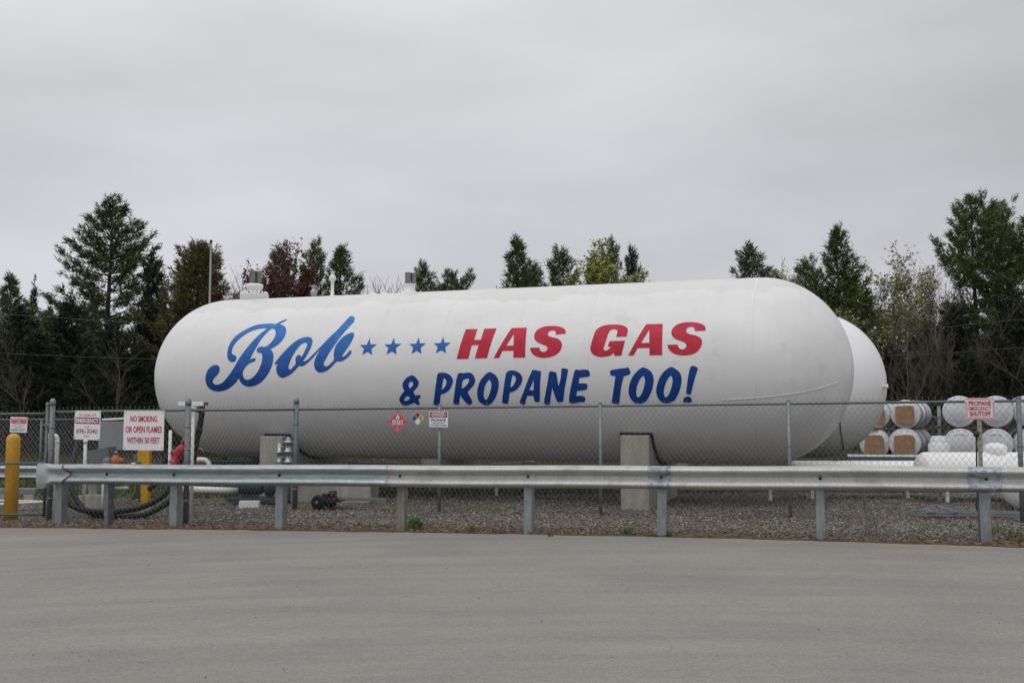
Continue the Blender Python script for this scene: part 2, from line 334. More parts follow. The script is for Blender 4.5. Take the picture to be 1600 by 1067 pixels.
# ------------------------------------------------------------------ big tanks
RT = 1.67
C2 = P(1190, 579, 17.8); C1 = P(365, 590, 21.4)
zc = (C1.z+C2.z)/2; C1.z = C2.z = zc
def frame(c1, c2):
    a = (c2-c1).normalized(); n = Vector((a.y, -a.x, 0)); return a, n          # n points to the camera side
AX, NR = frame(C1, C2); LEN = (C2-C1).length
def tank_material(name, clean):
    m = mat(name, (.72,.72,.725) if not clean else (.78,.78,.79), .38, 0, (.67,.67,.672) if not clean else (.75,.75,.76), 2.2, (.35,1,1), spec=.45)
    nt = m.node_tree; b = nt.nodes['Principled BSDF']; src = b.inputs['Base Color'].links[0].from_socket
    tc = N(nt, 'ShaderNodeTexCoord'); sp = N(nt, 'ShaderNodeSeparateXYZ'); nt.links.new(tc.outputs['Object'], sp.inputs[0])
    def rngn(s, a, c, d=0, e=1):
        r = N(nt, 'ShaderNodeMapRange'); nt.links.new(s, r.inputs[0])
        for i, v in enumerate((a, c, d, e)): r.inputs[i+1].default_value = v
        return r.outputs[0]
    def noise(sc, st, det=6):
        mp = N(nt, 'ShaderNodeMapping'); nt.links.new(tc.outputs['Object'], mp.inputs[0]); mp.inputs['Scale'].default_value = st
        n = N(nt, 'ShaderNodeTexNoise'); n.inputs['Scale'].default_value = sc; n.inputs['Detail'].default_value = det; nt.links.new(mp.outputs[0], n.inputs['Vector']); return n.outputs[0]
    def math_(op, a, c):
        x = N(nt, 'ShaderNodeMath', operation=op)
        for i, v in ((0, a), (1, c)):
            if isinstance(v, (int, float)): x.inputs[i].default_value = v
            else: nt.links.new(v, x.inputs[i])
        return x.outputs[0]
    def mixc(f, A, B):
        x = N(nt, 'ShaderNodeMix', data_type='RGBA'); nt.links.new(f, x.inputs[0]); nt.links.new(A, x.inputs[6]); x.inputs[7].default_value = (*B, 1); return x.outputs[2]
    c = src
    if not clean:
        # unwashed film left along the crown of the tank with a ragged lower edge
        h = math_('ADD', sp.outputs[2], math_('MULTIPLY', noise(1.5, (1,1,1), 10), .55))
        f = math_('MULTIPLY', rngn(h, 1.585, 1.65), .55)
        c = mixc(f, c, (.55,.55,.535))
        # thin rain streaks down the side
        c = mixc(math_('MULTIPLY', rngn(noise(5, (1.7,.10,.16), 8), .50, .85), .16), c, (.42,.42,.41))
        c = mixc(math_('MULTIPLY', rngn(noise(3, (1,1,1), 8), .60, .72), .22), c, (.46,.45,.42))
    nt.links.new(c, b.inputs['Base Color'])
    return m
M['relief'] = mat('relief_grey', (.27,.27,.27), .5, .2, (.20,.20,.20), 9)
M['weld'] = mat('weld_bead', (.70,.70,.70), .42, 0, (.65,.65,.645), 4)
M['tank'] = tank_material('tank_white', False); M['tank_rear'] = tank_material('tank_white_clean', True)
HK = .94
def make_tank(name, c1, c2, R, m, label):
    a, n = frame(c1, c2); L = (c2-c1).length
    root = thing(name, (c1.x, c1.y, g(c1.x)), label, 'propane tank', rz=math.atan2(a.y, a.x))
    zc = c1.z-g(c1.x)
    # local: X along axis, Y = -n (away from the camera)
    prof = [(R*math.cos(t), -HK*R*math.sin(t)) for t in [math.pi/2*i/18 for i in range(18, 0, -1)]]
    prof += [(R, s) for s in np.linspace(0, L, 14)]
    prof += [(R*math.cos(t), L+HK*R*math.sin(t)) for t in [math.pi/2*i/18 for i in range(1, 19)]]
    T = Matrix.Translation((0, 0, 0)) @ Matrix.Rotation(math.pi/2, 4, 'Y')
    sh = MB(); sh.lathe([(max(r, 1e-5), z) for r, z in prof], 96, T)
    o = sh.build('shell', m, root); o.location = (0, 0, zc)
    # weld seams: shallow raised rings
    for s in np.linspace(0, L, 5):
        ws = MB(); ws.lathe([(R-.003, s-.03), (R+.0012, s-.012), (R+.0012, s+.012), (R-.003, s+.03)], 96, T); o2 = ws.build('weld_seam', M['weld'], root); o2.location = (0, 0, zc)
    return root
front = make_tank('propane_tank', C1, C2, RT, M['tank'], 'huge white cylindrical propane tank lettered in red and blue, nearest the fence')
D1 = Vector((AX.x*.72-NR.x*5.43, AX.y*.72-NR.y*5.43, 0))
B2 = C2+D1; B1 = C1+D1; B2.z = B1.z = Z_at(602, B2.y)
B1 = B1+AX*.6
rear = make_tank('propane_tank', B1, B2, RT*.985, M['tank_rear'], 'plain clean white propane tank standing behind the lettered tank')
# saddles
def saddle(c1, a, n, t, label, width=.50):
    base = c1+a*t; root = thing('concrete_saddle', (base.x, base.y, g(base.x)), label, 'concrete pier', 'concrete saddles under the big tanks', rz=math.atan2(a.y, a.x))
    h = c1.z-g(base.x); zt = 1.26; R = RT+.035
    y1 = math.sqrt(R*R-(h-zt)**2)
    a0 = math.asin(y1/R); arc = [(R*math.sin(q), h-R*math.cos(q)) for q in np.linspace(a0, -a0, 25)]
    poly = [(-1.42, -.1), (1.42, -.1), (1.42, zt)] + arc + [(-1.42, zt)]
    mb = MB(); T = Matrix.Rotation(math.pi/2, 4, 'Z')
    n_ = len(poly); mb.prism(poly, -width/2, width/2, T)
    po = mb.build('pier', M['concrete'], root); bv = po.modifiers.new('bevel', 'BEVEL'); bv.width = .018; bv.segments = 2; bv.limit_method = 'ANGLE'
    pad = MB(); k = 25
    outer = [(R*math.sin(q), h-R*math.cos(q)) for q in np.linspace(a0+.02, -a0-.02, k)]
    inner = [((RT+.002)*math.sin(q), h-(RT+.002)*math.cos(q)) for q in np.linspace(a0+.02, -a0-.02, k)]
    w2 = width/2+.035
    for i in range(k-1):
        q = [inner[i], inner[i+1], outer[i+1], outer[i]]
        pad.prism(q, -w2, w2, T)
    pad.build('bearing_pad', M['black'], root)
    return root
def solve_t(px):
    best = min(np.linspace(-1, 12, 1301), key=lambda t: abs((lambda q: q.x/q.y)(C1+AX*t+NR*1.42)-(px-800)/F*.9975))
    return best
saddle(C1, AX, NR, solve_t(991)+.0, 'tall concrete saddle under the right part of the lettered tank')
saddle(C1, AX, NR, solve_t(424)+.0, 'tall concrete saddle under the left part of the lettered tank', .5)
saddle(B1, AX, NR, (B2-B1).length*.72, 'concrete saddle under the right part of the rear tank')
saddle(B1, AX, NR, (B2-B1).length*.15, 'concrete saddle under the left part of the rear tank, in deep shade')
# ---- lettering
def smooth(pts, thr=48, it=2):
    pts = [np.array(p, float) for p in pts]; n = len(pts); outp = []
    def ang(a, b, c):
        u = b-a; v = c-b; return abs(math.degrees(math.atan2(u[0]*v[1]-u[1]*v[0], u@v)))
    cor = [ang(pts[i-1], pts[i], pts[(i+1) % n]) > thr for i in range(n)]
    for i in range(n):
        p0, p1, p2, p3 = pts[i-1], pts[i], pts[(i+1) % n], pts[(i+2) % n]
        outp.append(p1)
        if cor[i] and cor[(i+1) % n]: continue
        m1 = (p2-p0)/2 if not cor[i] else (p2-p1)
        m2 = (p3-p1)/2 if not cor[(i+1) % n] else (p2-p1)
        d = np.linalg.norm(p2-p1)
        for m in (m1, m2):
            l = np.linalg.norm(m)
            if l > d: m *= d/l
        for t in (.25, .5, .75):
            outp.append((2*t**3-3*t**2+1)*p1+(t**3-2*t**2+t)*m1+(-2*t**3+3*t**2)*p2+(t**3-t**2)*m2)
    return outp
def on_tank(px, py):
    d = ray(px, py); o = Vector((0, 0, EYE))-C1
    dp = d-AX*d.dot(AX); op = o-AX*o.dot(AX)
    A = dp.dot(dp); B = 2*dp.dot(op); Cc = op.dot(op)-RT*RT; q = B*B-4*A*Cc
    t = (-B-math.sqrt(max(q, 0)))/(2*A); p = o+d*t
    s = p.dot(AX); r = p-AX*s
    return s, math.atan2(r.z, r.dot(NR))*RT
def fill2d(loops):
    cu = bpy.data.curves.new('tmp', 'CURVE'); cu.dimensions = '2D'; cu.fill_mode = 'BOTH'
    for L in loops:
        s = cu.splines.new('POLY'); s.points.add(len(L)-1); s.use_cyclic_u = True
        for i, p in enumerate(L): s.points[i].co = (p[0], p[1], 0, 1)
    ob = bpy.data.objects.new('tmp', cu); COL.objects.link(ob); dg = bpy.context.evaluated_depsgraph_get(); dg.update()
    me = bpy.data.meshes.new_from_object(ob.evaluated_get(dg)); bpy.data.objects.remove(ob); bpy.data.curves.remove(cu)
    return me
LIFT = .006
def letters(name, glyphs, m, label=None):
    bmo = bmesh.new()
    for loops in glyphs:
        me = fill2d([[on_tank(x, y) for x, y in smooth(l)] for l in loops])
        bm = bmesh.new(); bm.from_mesh(me); bpy.data.meshes.remove(me)
        ys = [v.co.y for v in bm.verts]; xs_ = [v.co.x for v in bm.verts]
        y = math.floor(min(ys)/.05)*.05
        while y < max(ys):
            bmesh.ops.bisect_plane(bm, geom=bm.verts[:]+bm.edges[:]+bm.faces[:], plane_co=(0, y, 0), plane_no=(0, 1, 0)); y += .05
        mp = {}
        for v in bm.verts:
            th = v.co.y/RT; loc = Vector((v.co.x, -(RT+LIFT)*math.cos(th), (RT+LIFT)*math.sin(th)))
            mp[v] = bmo.verts.new(loc)
        for f in bm.faces:
            try: bmo.faces.new([mp[v] for v in f.verts])
            except ValueError: pass
        bm.free()
    for f in bmo.faces:
        f.normal_update(); c = f.calc_center_median()
        if f.normal.dot(Vector((0, c.y, c.z))) < 0: f.normal_flip()
        f.smooth = True
    me = bpy.data.meshes.new(name); bmo.to_mesh(me); bmo.free()
    o = link(name, me, m, front, label); o.location = (0, 0, zc-g(C1.x)); return o
def Z(ox, oy, sc, *loops): return [[(ox+x/sc, oy+y/sc) for x, y in l] for l in loops]
A_ = (310, 485, 7.907); B_ = (420, 485, 7.907); S_ = (550, 510, 10.); H_ = (705, 490, 8.); G_ = (910, 490, 8.); Q1 = (615, 560, 9.412); Q2 = (770, 560, 9.412); Q3 = (930, 560, 9.412)
bigB = Z(*A_, [(1098,115),(1040,150),(1000,172),(1040,183),(1070,205),(1085,245),(1078,295),(1050,350),(1005,405),(950,445),(888,480),(910,500),(925,535),(928,590),(915,660),(890,730),(850,800),(800,860),(745,905),(690,930),(625,940),(570,925),(530,895),(510,860),(500,835),(470,880),(420,930),(360,970),(300,993),(235,998),(175,985),(130,955),(100,910),(88,850),(95,790),(115,740),(150,700),(190,677),(220,672),(250,685),(264,715),(258,755),(235,795),(205,825),(185,850),(178,875),(190,903),(220,916),(260,910),(305,885),(350,835),(400,770),(450,690),(480,637),(520,573),(570,503),(630,428),(690,362),(745,308),(800,262),(855,222),(800,222),(740,230),(670,250),(600,285),(540,325),(480,380),(440,430),(418,480),(413,520),(425,542),(455,555),(470,575),(468,605),(450,628),(415,638),(385,625),(365,595),(358,555),(362,500),(378,440),(410,380),(460,320),(530,270),(610,225),(690,190),(770,172),(850,165),(910,165),(960,168),(1000,145),(1050,122),(1090,110)],
 [(915,225),(945,240),(957,275),(948,320),(920,370),(880,415),(825,450),(780,447),(740,460),(720,490),(728,515),(755,525),(782,522),(790,560),(785,630),(762,700),(725,770),(680,820),(640,848),(600,855),(565,835),(550,795),(552,755),(575,710),(610,670),(650,645),(690,630),(710,605),(700,590),(670,595),(635,610),(660,555),(690,500),(725,440),(765,375),(810,315),(860,262),(895,232)])
ob = Z(*B_, [(72,655),(85,635),(130,580),(200,500),(270,430),(340,375),(410,340),(470,328),(515,335),(538,360),(540,395),(525,445),(490,520),(450,585),(420,628),(450,625),(490,600),(540,550),(600,490),(640,450),(700,385),(770,315),(850,240),(920,165),(980,100),(1005,75),(1030,70),(1055,80),(1062,105),(1050,140),(1010,185),(960,240),(900,310),(850,375),(800,445),(750,520),(710,590),(685,640),(677,665),(690,685),(715,690),(745,675),(780,640),(806,605),(803,560),(808,500),(825,445),(860,390),(910,335),(960,300),(1010,277),(1040,275),(1057,290),(1050,325),(1020,390),(975,460),(930,525),(900,570),(925,568),(960,545),(990,505),(1010,493),(1024,500),(1020,525),(990,565),(950,600),(910,622),(870,632),(838,632),(800,670),(750,720),(700,752),(640,767),(600,755),(570,715),(560,670),(570,610),(595,555),(625,500),(640,478),(600,520),(550,580),(500,630),(450,670),(410,688),(375,685),(345,715),(300,765),(250,800),(200,823),(160,828),(120,805),(98,760),(93,710),(105,670),(118,645),(95,665),(78,665)],
 [(470,400),(477,425),(450,490),(425,545),(402,575),(385,548),(350,560),(330,600),(335,640),(330,665),(300,700),(275,728),(250,725),(243,700),(255,650),(290,570),(340,490),(390,430),(440,400)])
star0 = [(277,188),(293,280),(390,280),(305,348),(318,445),(242,396),(160,445),(192,350),(128,290),(234,287)]
stars = [Z(*S_, [(x+dx, y+dy) for x, y in star0]) for dx, dy in ((0,0),(380,-8),(768,-16),(1152,-26))]
has = [Z(*H_, [(185,197),(330,193),(288,330),(372,328),(415,190),(568,185),(447,557),(298,560),(345,392),(258,394),(215,563),(70,567)]),
 Z(*H_, [(757,182),(945,176),(925,548),(778,550),(780,462),(640,466),(600,553),(532,556)], [(785,255),(780,398),(690,402)]),
 Z(*H_, [(1432,252),(1308,262),(1308,235),(1295,215),(1265,210),(1225,222),(1208,255),(1222,283),(1270,297),(1330,312),(1370,345),(1385,390),(1375,440),(1335,495),(1270,532),(1190,550),(1110,548),(1045,525),(1000,480),(985,428),(1103,424),(1108,450),(1130,475),(1165,478),(1195,460),(1207,430),(1190,405),(1140,385),(1085,360),(1050,330),(1038,290),(1050,240),(1090,195),(1160,165),(1250,155),(1330,160),(1400,180),(1430,215)]),
 Z(*G_, [(422,290),(440,225),(435,205),(405,195),(365,200),(335,225),(315,275),(285,370),(265,430),(268,455),(295,465),(330,445),(355,415),(318,408),(340,345),(533,338),(488,525),(402,527),(392,490),(340,525),(260,540),(190,535),(130,505),(100,450),(105,400),(145,265),(170,210),(230,165),(310,142),(400,137),(490,145),(550,170),(568,210),(552,288)]),
 Z(*G_, [(798,133),(1005,130),(998,518),(838,520),(840,428),(692,430),(640,522),(573,524)], [(838,200),(838,365),(733,367)]),
 Z(*G_, [(1538,213),(1405,217),(1403,190),(1385,170),(1350,165),(1315,180),(1298,210),(1305,240),(1345,258),(1420,275),(1475,305),(1495,345),(1485,405),(1445,465),(1380,505),(1300,520),(1210,518),(1130,490),(1080,445),(1063,390),(1190,386),(1200,420),(1235,447),(1275,440),(1303,405),(1290,370),(1240,345),(1170,320),(1125,280),(1113,235),(1130,185),(1180,140),(1250,117),(1350,107),(1440,115),(1510,140),(1538,175)])]
prop = [Z(*Q1, [(272,243),(310,262),(345,300),(370,345),(365,390),(335,435),(290,490),(322,545),(355,535),(385,535),(400,552),(385,580),(362,600),(375,635),(388,665),(360,685),(340,675),(305,648),(260,668),(200,688),(140,690),(105,650),(85,605),(95,565),(125,520),(160,475),(140,430),(132,385),(145,340),(180,295),(225,262)], [(260,335),(285,355),(288,385),(260,425),(238,440),(225,410),(222,375),(240,345)], [(205,548),(225,560),(245,582),(225,605),(185,622),(160,618),(162,590),(180,565)]),
 Z(*Q1, [(650,225),(680,210),(730,207),(790,220),(840,255),(870,305),(872,345),(855,400),(820,460),(770,500),(715,522),(695,525),(688,580),(680,650),(672,688),(630,688),(585,670),(592,620),(610,480),(630,330),(640,255)], [(742,283),(765,305),(778,345),(770,390),(745,430),(715,458),(707,455),(715,400),(728,320)]),
 Z(*Q1, [(945,228),(985,208),(1020,218),(1060,210),(1115,207),(1155,225),(1185,265),(1200,320),(1185,380),(1140,435),(1090,490),(1105,525),(1135,580),(1162,635),(1145,660),(1120,683),(1080,660),(1040,620),(1010,580),(985,540),(970,600),(965,672),(930,680),(880,662),(878,640),(890,560),(905,440),(925,310)], [(1020,318),(1070,295),(1105,295),(1113,320),(1095,365),(1050,415),(1010,440),(1000,430),(1008,370)]),
 Z(*Q1, [(1412,195),(1460,218),(1510,255),(1540,320),(1545,400),(1530,490),(1495,580),(1445,650),(1390,688),(1350,685),(1300,665),(1255,625),(1235,560),(1230,490),(1245,410),(1275,330),(1320,270),(1370,220)], [(1410,308),(1430,340),(1440,390),(1430,460),(1400,550),(1370,600),(1350,607),(1330,570),(1325,510),(1335,440),(1355,380),(1385,330)]),
 Z(*Q2, [(195,225),(215,195),(260,175),(320,178),(380,205),(420,245),(437,295),(425,350),(395,405),(350,455),(300,485),(250,500),(238,580),(225,665),(185,665),(135,645),(140,600),(155,480),(175,340)], [(295,240),(325,260),(340,300),(330,345),(305,390),(275,422),(262,420),(265,370),(280,290)]),
 Z(*Q2, [(585,165),(640,172),(712,190),(705,260),(695,400),(692,630),(650,640),(615,630),(605,580),(598,545),(505,548),(490,600),(470,682),(430,675),(395,650),(410,600),(460,470),(520,310),(570,200)], [(605,310),(602,465),(535,468)]),
 Z(*Q2, [(830,205),(860,185),(935,205),(945,270),(968,415),(1000,280),(1010,150),(1050,142),(1108,160),(1095,250),(1060,430),(1035,630),(980,643),(945,625),(910,540),(875,425),(855,550),(840,670),(800,683),(760,660),(758,610),(775,520),(810,330)]),
 Z(*Q2, [(1205,180),(1235,160),(1260,170),(1330,163),(1395,165),(1420,190),(1433,245),(1410,265),(1340,275),(1275,285),(1262,365),(1330,365),(1385,370),(1392,400),(1385,450),(1350,463),(1240,475),(1225,548),(1320,548),(1360,570),(1362,610),(1345,635),(1260,645),(1180,662),(1140,650),(1122,615),(1130,520),(1160,370),(1190,230)]),
 Z(*Q3, [(215,190),(240,170),(320,155),(420,142),(490,132),(505,165),(520,200),(505,235),(420,262),(400,340),(380,440),(365,560),(352,660),(310,668),(260,655),(245,635),(255,560),(280,400),(298,258),(230,250)]),
 Z(*Q3, [(710,130),(760,150),(820,190),(850,250),(860,320),(845,420),(810,520),(760,610),(700,655),(640,660),(590,655),(530,600),(500,540),(492,470),(505,380),(540,290),(590,215),(660,150)], [(705,252),(725,280),(733,330),(720,410),(695,490),(660,555),(630,572),(610,550),(602,490),(615,410),(645,330),(680,275)]),
 Z(*Q3, [(1120,125),(1170,145),(1230,190),(1262,250),(1270,330),(1255,420),(1220,520),(1170,605),(1110,645),(1050,655),(990,645),(935,595),(905,530),(898,460),(915,370),(950,280),(1000,205),(1070,145)], [(1115,248),(1133,280),(1140,330),(1128,400),(1100,490),(1065,555),(1035,572),(1015,545),(1008,490),(1022,410),(1050,335),(1085,275)]),
 Z(*Q3, [(1405,118),(1440,108),(1490,125),(1512,150),(1490,210),(1460,310),(1430,430),(1408,525),(1370,528),(1338,512),(1345,440),(1365,280),(1390,160)]),
 Z(*Q3, [(1300,590),(1340,560),(1385,558),(1420,590),(1415,640),(1370,648),(1295,643)])]
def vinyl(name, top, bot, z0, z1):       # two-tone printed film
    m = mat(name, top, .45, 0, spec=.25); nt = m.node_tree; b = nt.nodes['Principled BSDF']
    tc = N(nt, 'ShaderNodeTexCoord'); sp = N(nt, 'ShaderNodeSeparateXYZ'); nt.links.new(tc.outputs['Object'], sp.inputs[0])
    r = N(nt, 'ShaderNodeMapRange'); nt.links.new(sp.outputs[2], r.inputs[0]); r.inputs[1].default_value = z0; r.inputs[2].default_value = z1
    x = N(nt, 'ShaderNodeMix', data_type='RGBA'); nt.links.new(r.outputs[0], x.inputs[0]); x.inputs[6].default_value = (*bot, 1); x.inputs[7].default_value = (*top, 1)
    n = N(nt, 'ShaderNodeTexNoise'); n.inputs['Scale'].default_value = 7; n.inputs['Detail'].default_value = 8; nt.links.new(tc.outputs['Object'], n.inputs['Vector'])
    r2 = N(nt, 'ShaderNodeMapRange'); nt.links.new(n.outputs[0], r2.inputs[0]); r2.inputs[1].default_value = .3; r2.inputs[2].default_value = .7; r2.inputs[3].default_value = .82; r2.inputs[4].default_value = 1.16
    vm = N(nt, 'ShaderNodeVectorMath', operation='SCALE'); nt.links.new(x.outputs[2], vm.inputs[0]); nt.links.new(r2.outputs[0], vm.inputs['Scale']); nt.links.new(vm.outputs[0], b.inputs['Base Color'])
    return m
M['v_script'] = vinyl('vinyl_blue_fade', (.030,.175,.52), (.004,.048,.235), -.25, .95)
M['v_navy'] = vinyl('vinyl_navy', (.004,.050,.25), (.003,.046,.22), -1, 1)
M['v_red'] = vinyl('vinyl_red', (.50,.022,.055), (.44,.014,.03), .1, .9)
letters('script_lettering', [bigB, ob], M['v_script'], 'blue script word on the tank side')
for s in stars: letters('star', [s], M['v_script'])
letters('red_lettering', has[:3], M['v_red'], 'bold red slanted first word'); letters('red_lettering', has[3:], M['v_red'], 'bold red slanted second word')
letters('blue_lettering', prop[:1], M['v_navy'], 'navy brush ampersand'); letters('blue_lettering', prop[1:8], M['v_navy'], 'longer navy brush word'); letters('blue_lettering', prop[8:], M['v_navy'], 'short navy brush word with exclamation mark')
# ---- fittings on the crown and side of the front tank (children of the tank)
def tank_local(p):      # world -> local of the tank root
    d = p-Vector((C1.x, C1.y, g(C1.x))); return Vector((d.dot(AX), -d.dot(NR), d.z))
def crown(px, back=.0):     # local point on the crown line (a little behind the ridge) seen at pixel column px
    best = min(np.linspace(-1, LEN+1, 1500), key=lambda t: abs(P(px, 500, (C1+AX*t-NR*back).y).x-(C1+AX*t-NR*back).x))
    th = math.asin(back/RT); return Vector((best, back, zc-g(C1.x)+RT*math.cos(th)))
def gear(n, d): return lambda a, z: 1+d*(1 if math.sin(a*n) > .2 else 0)
q = crown(397, .05)
mw = MB(); T = Matrix.Translation(q)
mw.lathe([(.30,-.12),(.30,.045),(.305,.05),(.305,.12)], 40, T)
mw.lathe([(.305,.12),(.29,.125),(.02,.125)], 40, T)
for i in range(20):
    a = 6.283*i/20; mw.lathe([(.024,.05),(.024,.165),(.012,.175)], 6, T @ Matrix.Translation((.265*math.cos(a), .265*math.sin(a), 0)))
mo = mw.build('manway', M['white_clean'], front)
mn = MB(); mn.lathe([(.10,.12),(.10,.17),(.16,.22),(.185,.28),(.185,.33),(.15,.35),(.02,.36)], 28, T); mn.build('relief_manifold', M['white_clean'], mo)
for i in range(3):
    a = 6.283*i/3+.5; Tv = T @ Matrix.Translation((.085*math.cos(a), .085*math.sin(a), 0))
    st = MB(); st.lathe([(.045,.34),(.045,.38),(.066,.39),(.066,.60),(.072,.605),(.072,.625),(.02,.63)], 16, Tv); st.build('relief_valve', M['relief'], mo)
q = crown(640, .22); T = Matrix.Translation(q); mn = MB(); mn.lathe([(.16,-.05),(.16,.06),(.11,.10),(.12,.20),(.14,.23),(.02,.24)], 24, T); mo = mn.build('relief_manifold', M['white_clean'], front)
for i in range(3):
    a = 6.283*i/3+.5; st = MB(); st.lathe([(.04,.22),(.04,.26),(.055,.27),(.055,.44),(.062,.445),(.062,.46),(.02,.465)], 16, T @ Matrix.Translation((.075*math.cos(a), .075*math.sin(a), 0))); st.build('relief_valve', M['relief'], mo)
q = crown(490, .35); T = Matrix.Translation(q); st = MB(); st.lathe([(.035,-.05),(.035,.10),(.07,.13),(.08,.20),(.05,.24),(.04,.29),(.065,.30),(.065,.33),(.01,.34)], 16, T); st.build('valve_stub', M['chrome'], front)
q = crown(519, .12); T = Matrix.Translation(q); st = MB(); st.lathe([(.05,-.05),(.05,.05),(.035,.06),(.035,.33),(.06,.36),(.078,.40),(.06,.45),(.035,.48),(.03,.52),(.055,.53),(.055,.545),(.01,.55)], 16, T); st.build('vent_pipe', M['sign_white'], front)
for px in (583, 600): 
    q = crown(px, .1); st = MB(); st.lathe([(.07,-.03),(.07,.02),(.05,.05),(.01,.055)], 16, Matrix.Translation(q)); st.build('fitting', M['white_clean'], front)
def on_shell(px, py, c1=C1, c2=C2, R=RT, lift=.01):
    d = ray(px, py).normalized(); o = Vector((0, 0, EYE)); best = None; a = (c2-c1).normalized()
    oo = o-c1; dp = d-a*d.dot(a); op = oo-a*oo.dot(a); A = dp.dot(dp); B = 2*dp.dot(op); Cc = op.dot(op)-R*R; q = B*B-4*A*Cc
    if q >= 0:
        p = o+d*((-B-math.sqrt(q))/(2*A)); s = (p-c1).dot(a)
        if 0 <= s <= (c2-c1).length: ax = c1+a*s; return ax+(p-ax).normalized()*(R+lift)
    for c in (c1, c2):
        sq = lambda v: v+a*(v.dot(a)*(1/HK-1))
        oo = sq(o-c); ds = sq(d); A = ds.dot(ds); B = 2*ds.dot(oo); Cc = oo.dot(oo)-R*R; q = B*B-4*A*Cc
        if q >= 0:
            p = o+d*((-B-math.sqrt(q))/(2*A)); return c+(p-c)*(1+lift/R)
    return None
pts = [q for q in [on_shell(x, y) for x, y in ((1128,625),(1165,622.5),(1200,620),(1230,616.5),(1255,612.5),(1280,607),(1300,600.5),(1309,597))] if q]
mb = MB(); mb.tube([tank_local(p) for p in pts], .005, 6); mb.build('side_cable', M['white'], front)
def rear_local(p):
    d = p-Vector((B1.x, B1.y, g(B1.x))); return Vector((d.dot(AX), -d.dot(NR), d.z))
mb = MB(); mb.tube([rear_local(q) for q in [on_shell(x, y, B1, B2, RT*.985, .012) for x, y in ((1312,655),(1313,672),(1316,690),(1318,702))] if q], .012, 6); mb.build('drop_cable', M['black'], rear)
mb = MB(); p = rear_local(on_shell(1380, 604, B1, B2, RT*.985, .0) or B2+AX*RT*.94); mb.lathe([(.04,-.04),(.04,.07),(.05,.075),(.05,.1),(.005,.105)], 12, Matrix.Translation(p) @ Matrix.Rotation(math.pi/2, 4, 'Y')); mb.build('end_gauge', M['white_clean'], rear)
# ------------------------------------------------------------------ guardrail
GA = math.atan2(-.25, 1)                     # rail direction in plan
def rail_pt(px):
    u = (px-800)/F; Y = 13.94/(1+.25*u); return Vector((X_at(px, Y), Y, 0))
G0 = rail_pt(800)
def rail_s(px): p = rail_pt(px); return (p-G0).dot(Vector((math.cos(GA), math.sin(GA), 0)))
gr = thing('guardrail', (G0.x, G0.y, g(G0.x)), 'long galvanised steel guardrail with steel posts along the asphalt edge', 'guardrail', rz=GA)
slope = .0108*math.cos(GA)
TOP = .945
def W(t):     # t 0..1 from top to bottom -> depth (negative towards camera)
    K = [(0,.016),(.03,-.03),(.09,-.062),(.15,-.078),(.20,-.082),(.25,-.078),(.31,-.05),(.40,-.006),(.48,0.006),(.54,0.0),(.64,-.036),(.74,-.072),(.80,-.082),(.85,-.080),(.90,-.065),(.955,-.02),(1,.016)]
    for (a, d), (b, e_) in zip(K, K[1:]):
        if a <= t <= b: return d+(e_-d)*(t-a)/(b-a)
WT = [0,.03,.09,.15,.2,.25,.31,.40,.48,.54,.64,.74,.8,.85,.90,.955,1]
def wprof(off=0, h=.312): return [(W(t)+off, TOP-t*h) for t in WT]
def beam(name, s0, s1, m, off=0, label=None, par=gr):
    mb = MB(); st = [(s, 0, s*slope+.004*math.sin(s*1.7)) for s in np.linspace(s0, s1, max(3, int((s1-s0)/.3)))]
    for o_ in (0, .004): mb.sweep(wprof(off+o_), st, smooth=True)
    return mb.build(name, m, par, label)
s_l, s_a, s_b, s_c, s_r = rail_s(88), rail_s(626), rail_s(1030), rail_s(1534), rail_s(2050)
beam('rail_beam', s_l, s_a, M['rail_old'], 0, 'older blue grey rail section at the left')
beam('rail_beam', s_a-.16, s_b, M['rail_new'], -.006)
beam('rail_beam', s_b+.006, s_c, M['rail_new'], 0)
beam('rail_beam', s_c+.006, s_r, M['rail_new'], -.0)
beam('splice_plate', s_b-.16, s_b+.15, M['rail_dark'], -.010)
beam('splice_plate', s_c-.19, s_c+.19, M['rail_dark'], -.010)
beam('splice_plate', s_a-.20, s_a-.165, M['rail_dark'], -.004)
# flared end wing
mb = MB(); cols = 22; rows = len(WT); s_e = rail_s(113); s_w = rail_s(58); V = []; Fc = []
for side in (0, .006):
    b0 = len(V)
    for i in range(cols):
        q = i/(cols-1)
        for j, t in enumerate(WT):
            notch = .20*(1-abs(t-.5)*2)          # right border runs out to a point
            s1 = s_e-.10+notch*.62; s = s_w+(s1-s_w)*q
            k = min(1, max(0, (q-.35)/.35)); k = k*k*(3-2*k)
            hh = .312*(k)+.395*(1-k); top = TOP+.018*(1-k)
            bulge = -.055-.045*math.sin(math.pi*t)
            d = (W(t)-.036)*k+bulge*(1-k)
            if q < .18: d += .24*((.18-q)/.18)**2
            V.append((s, d+side, top-t*hh+s*slope))
    for i in range(cols-1):
        for j in range(rows-1):
            a = b0+i*rows+j; Fc.append((a, a+rows, a+rows+1, a+1))
mb.addm(V, Fc, True); mb.build('end_wing', M['wing'], gr, 'pale flared end with a pointed edge')
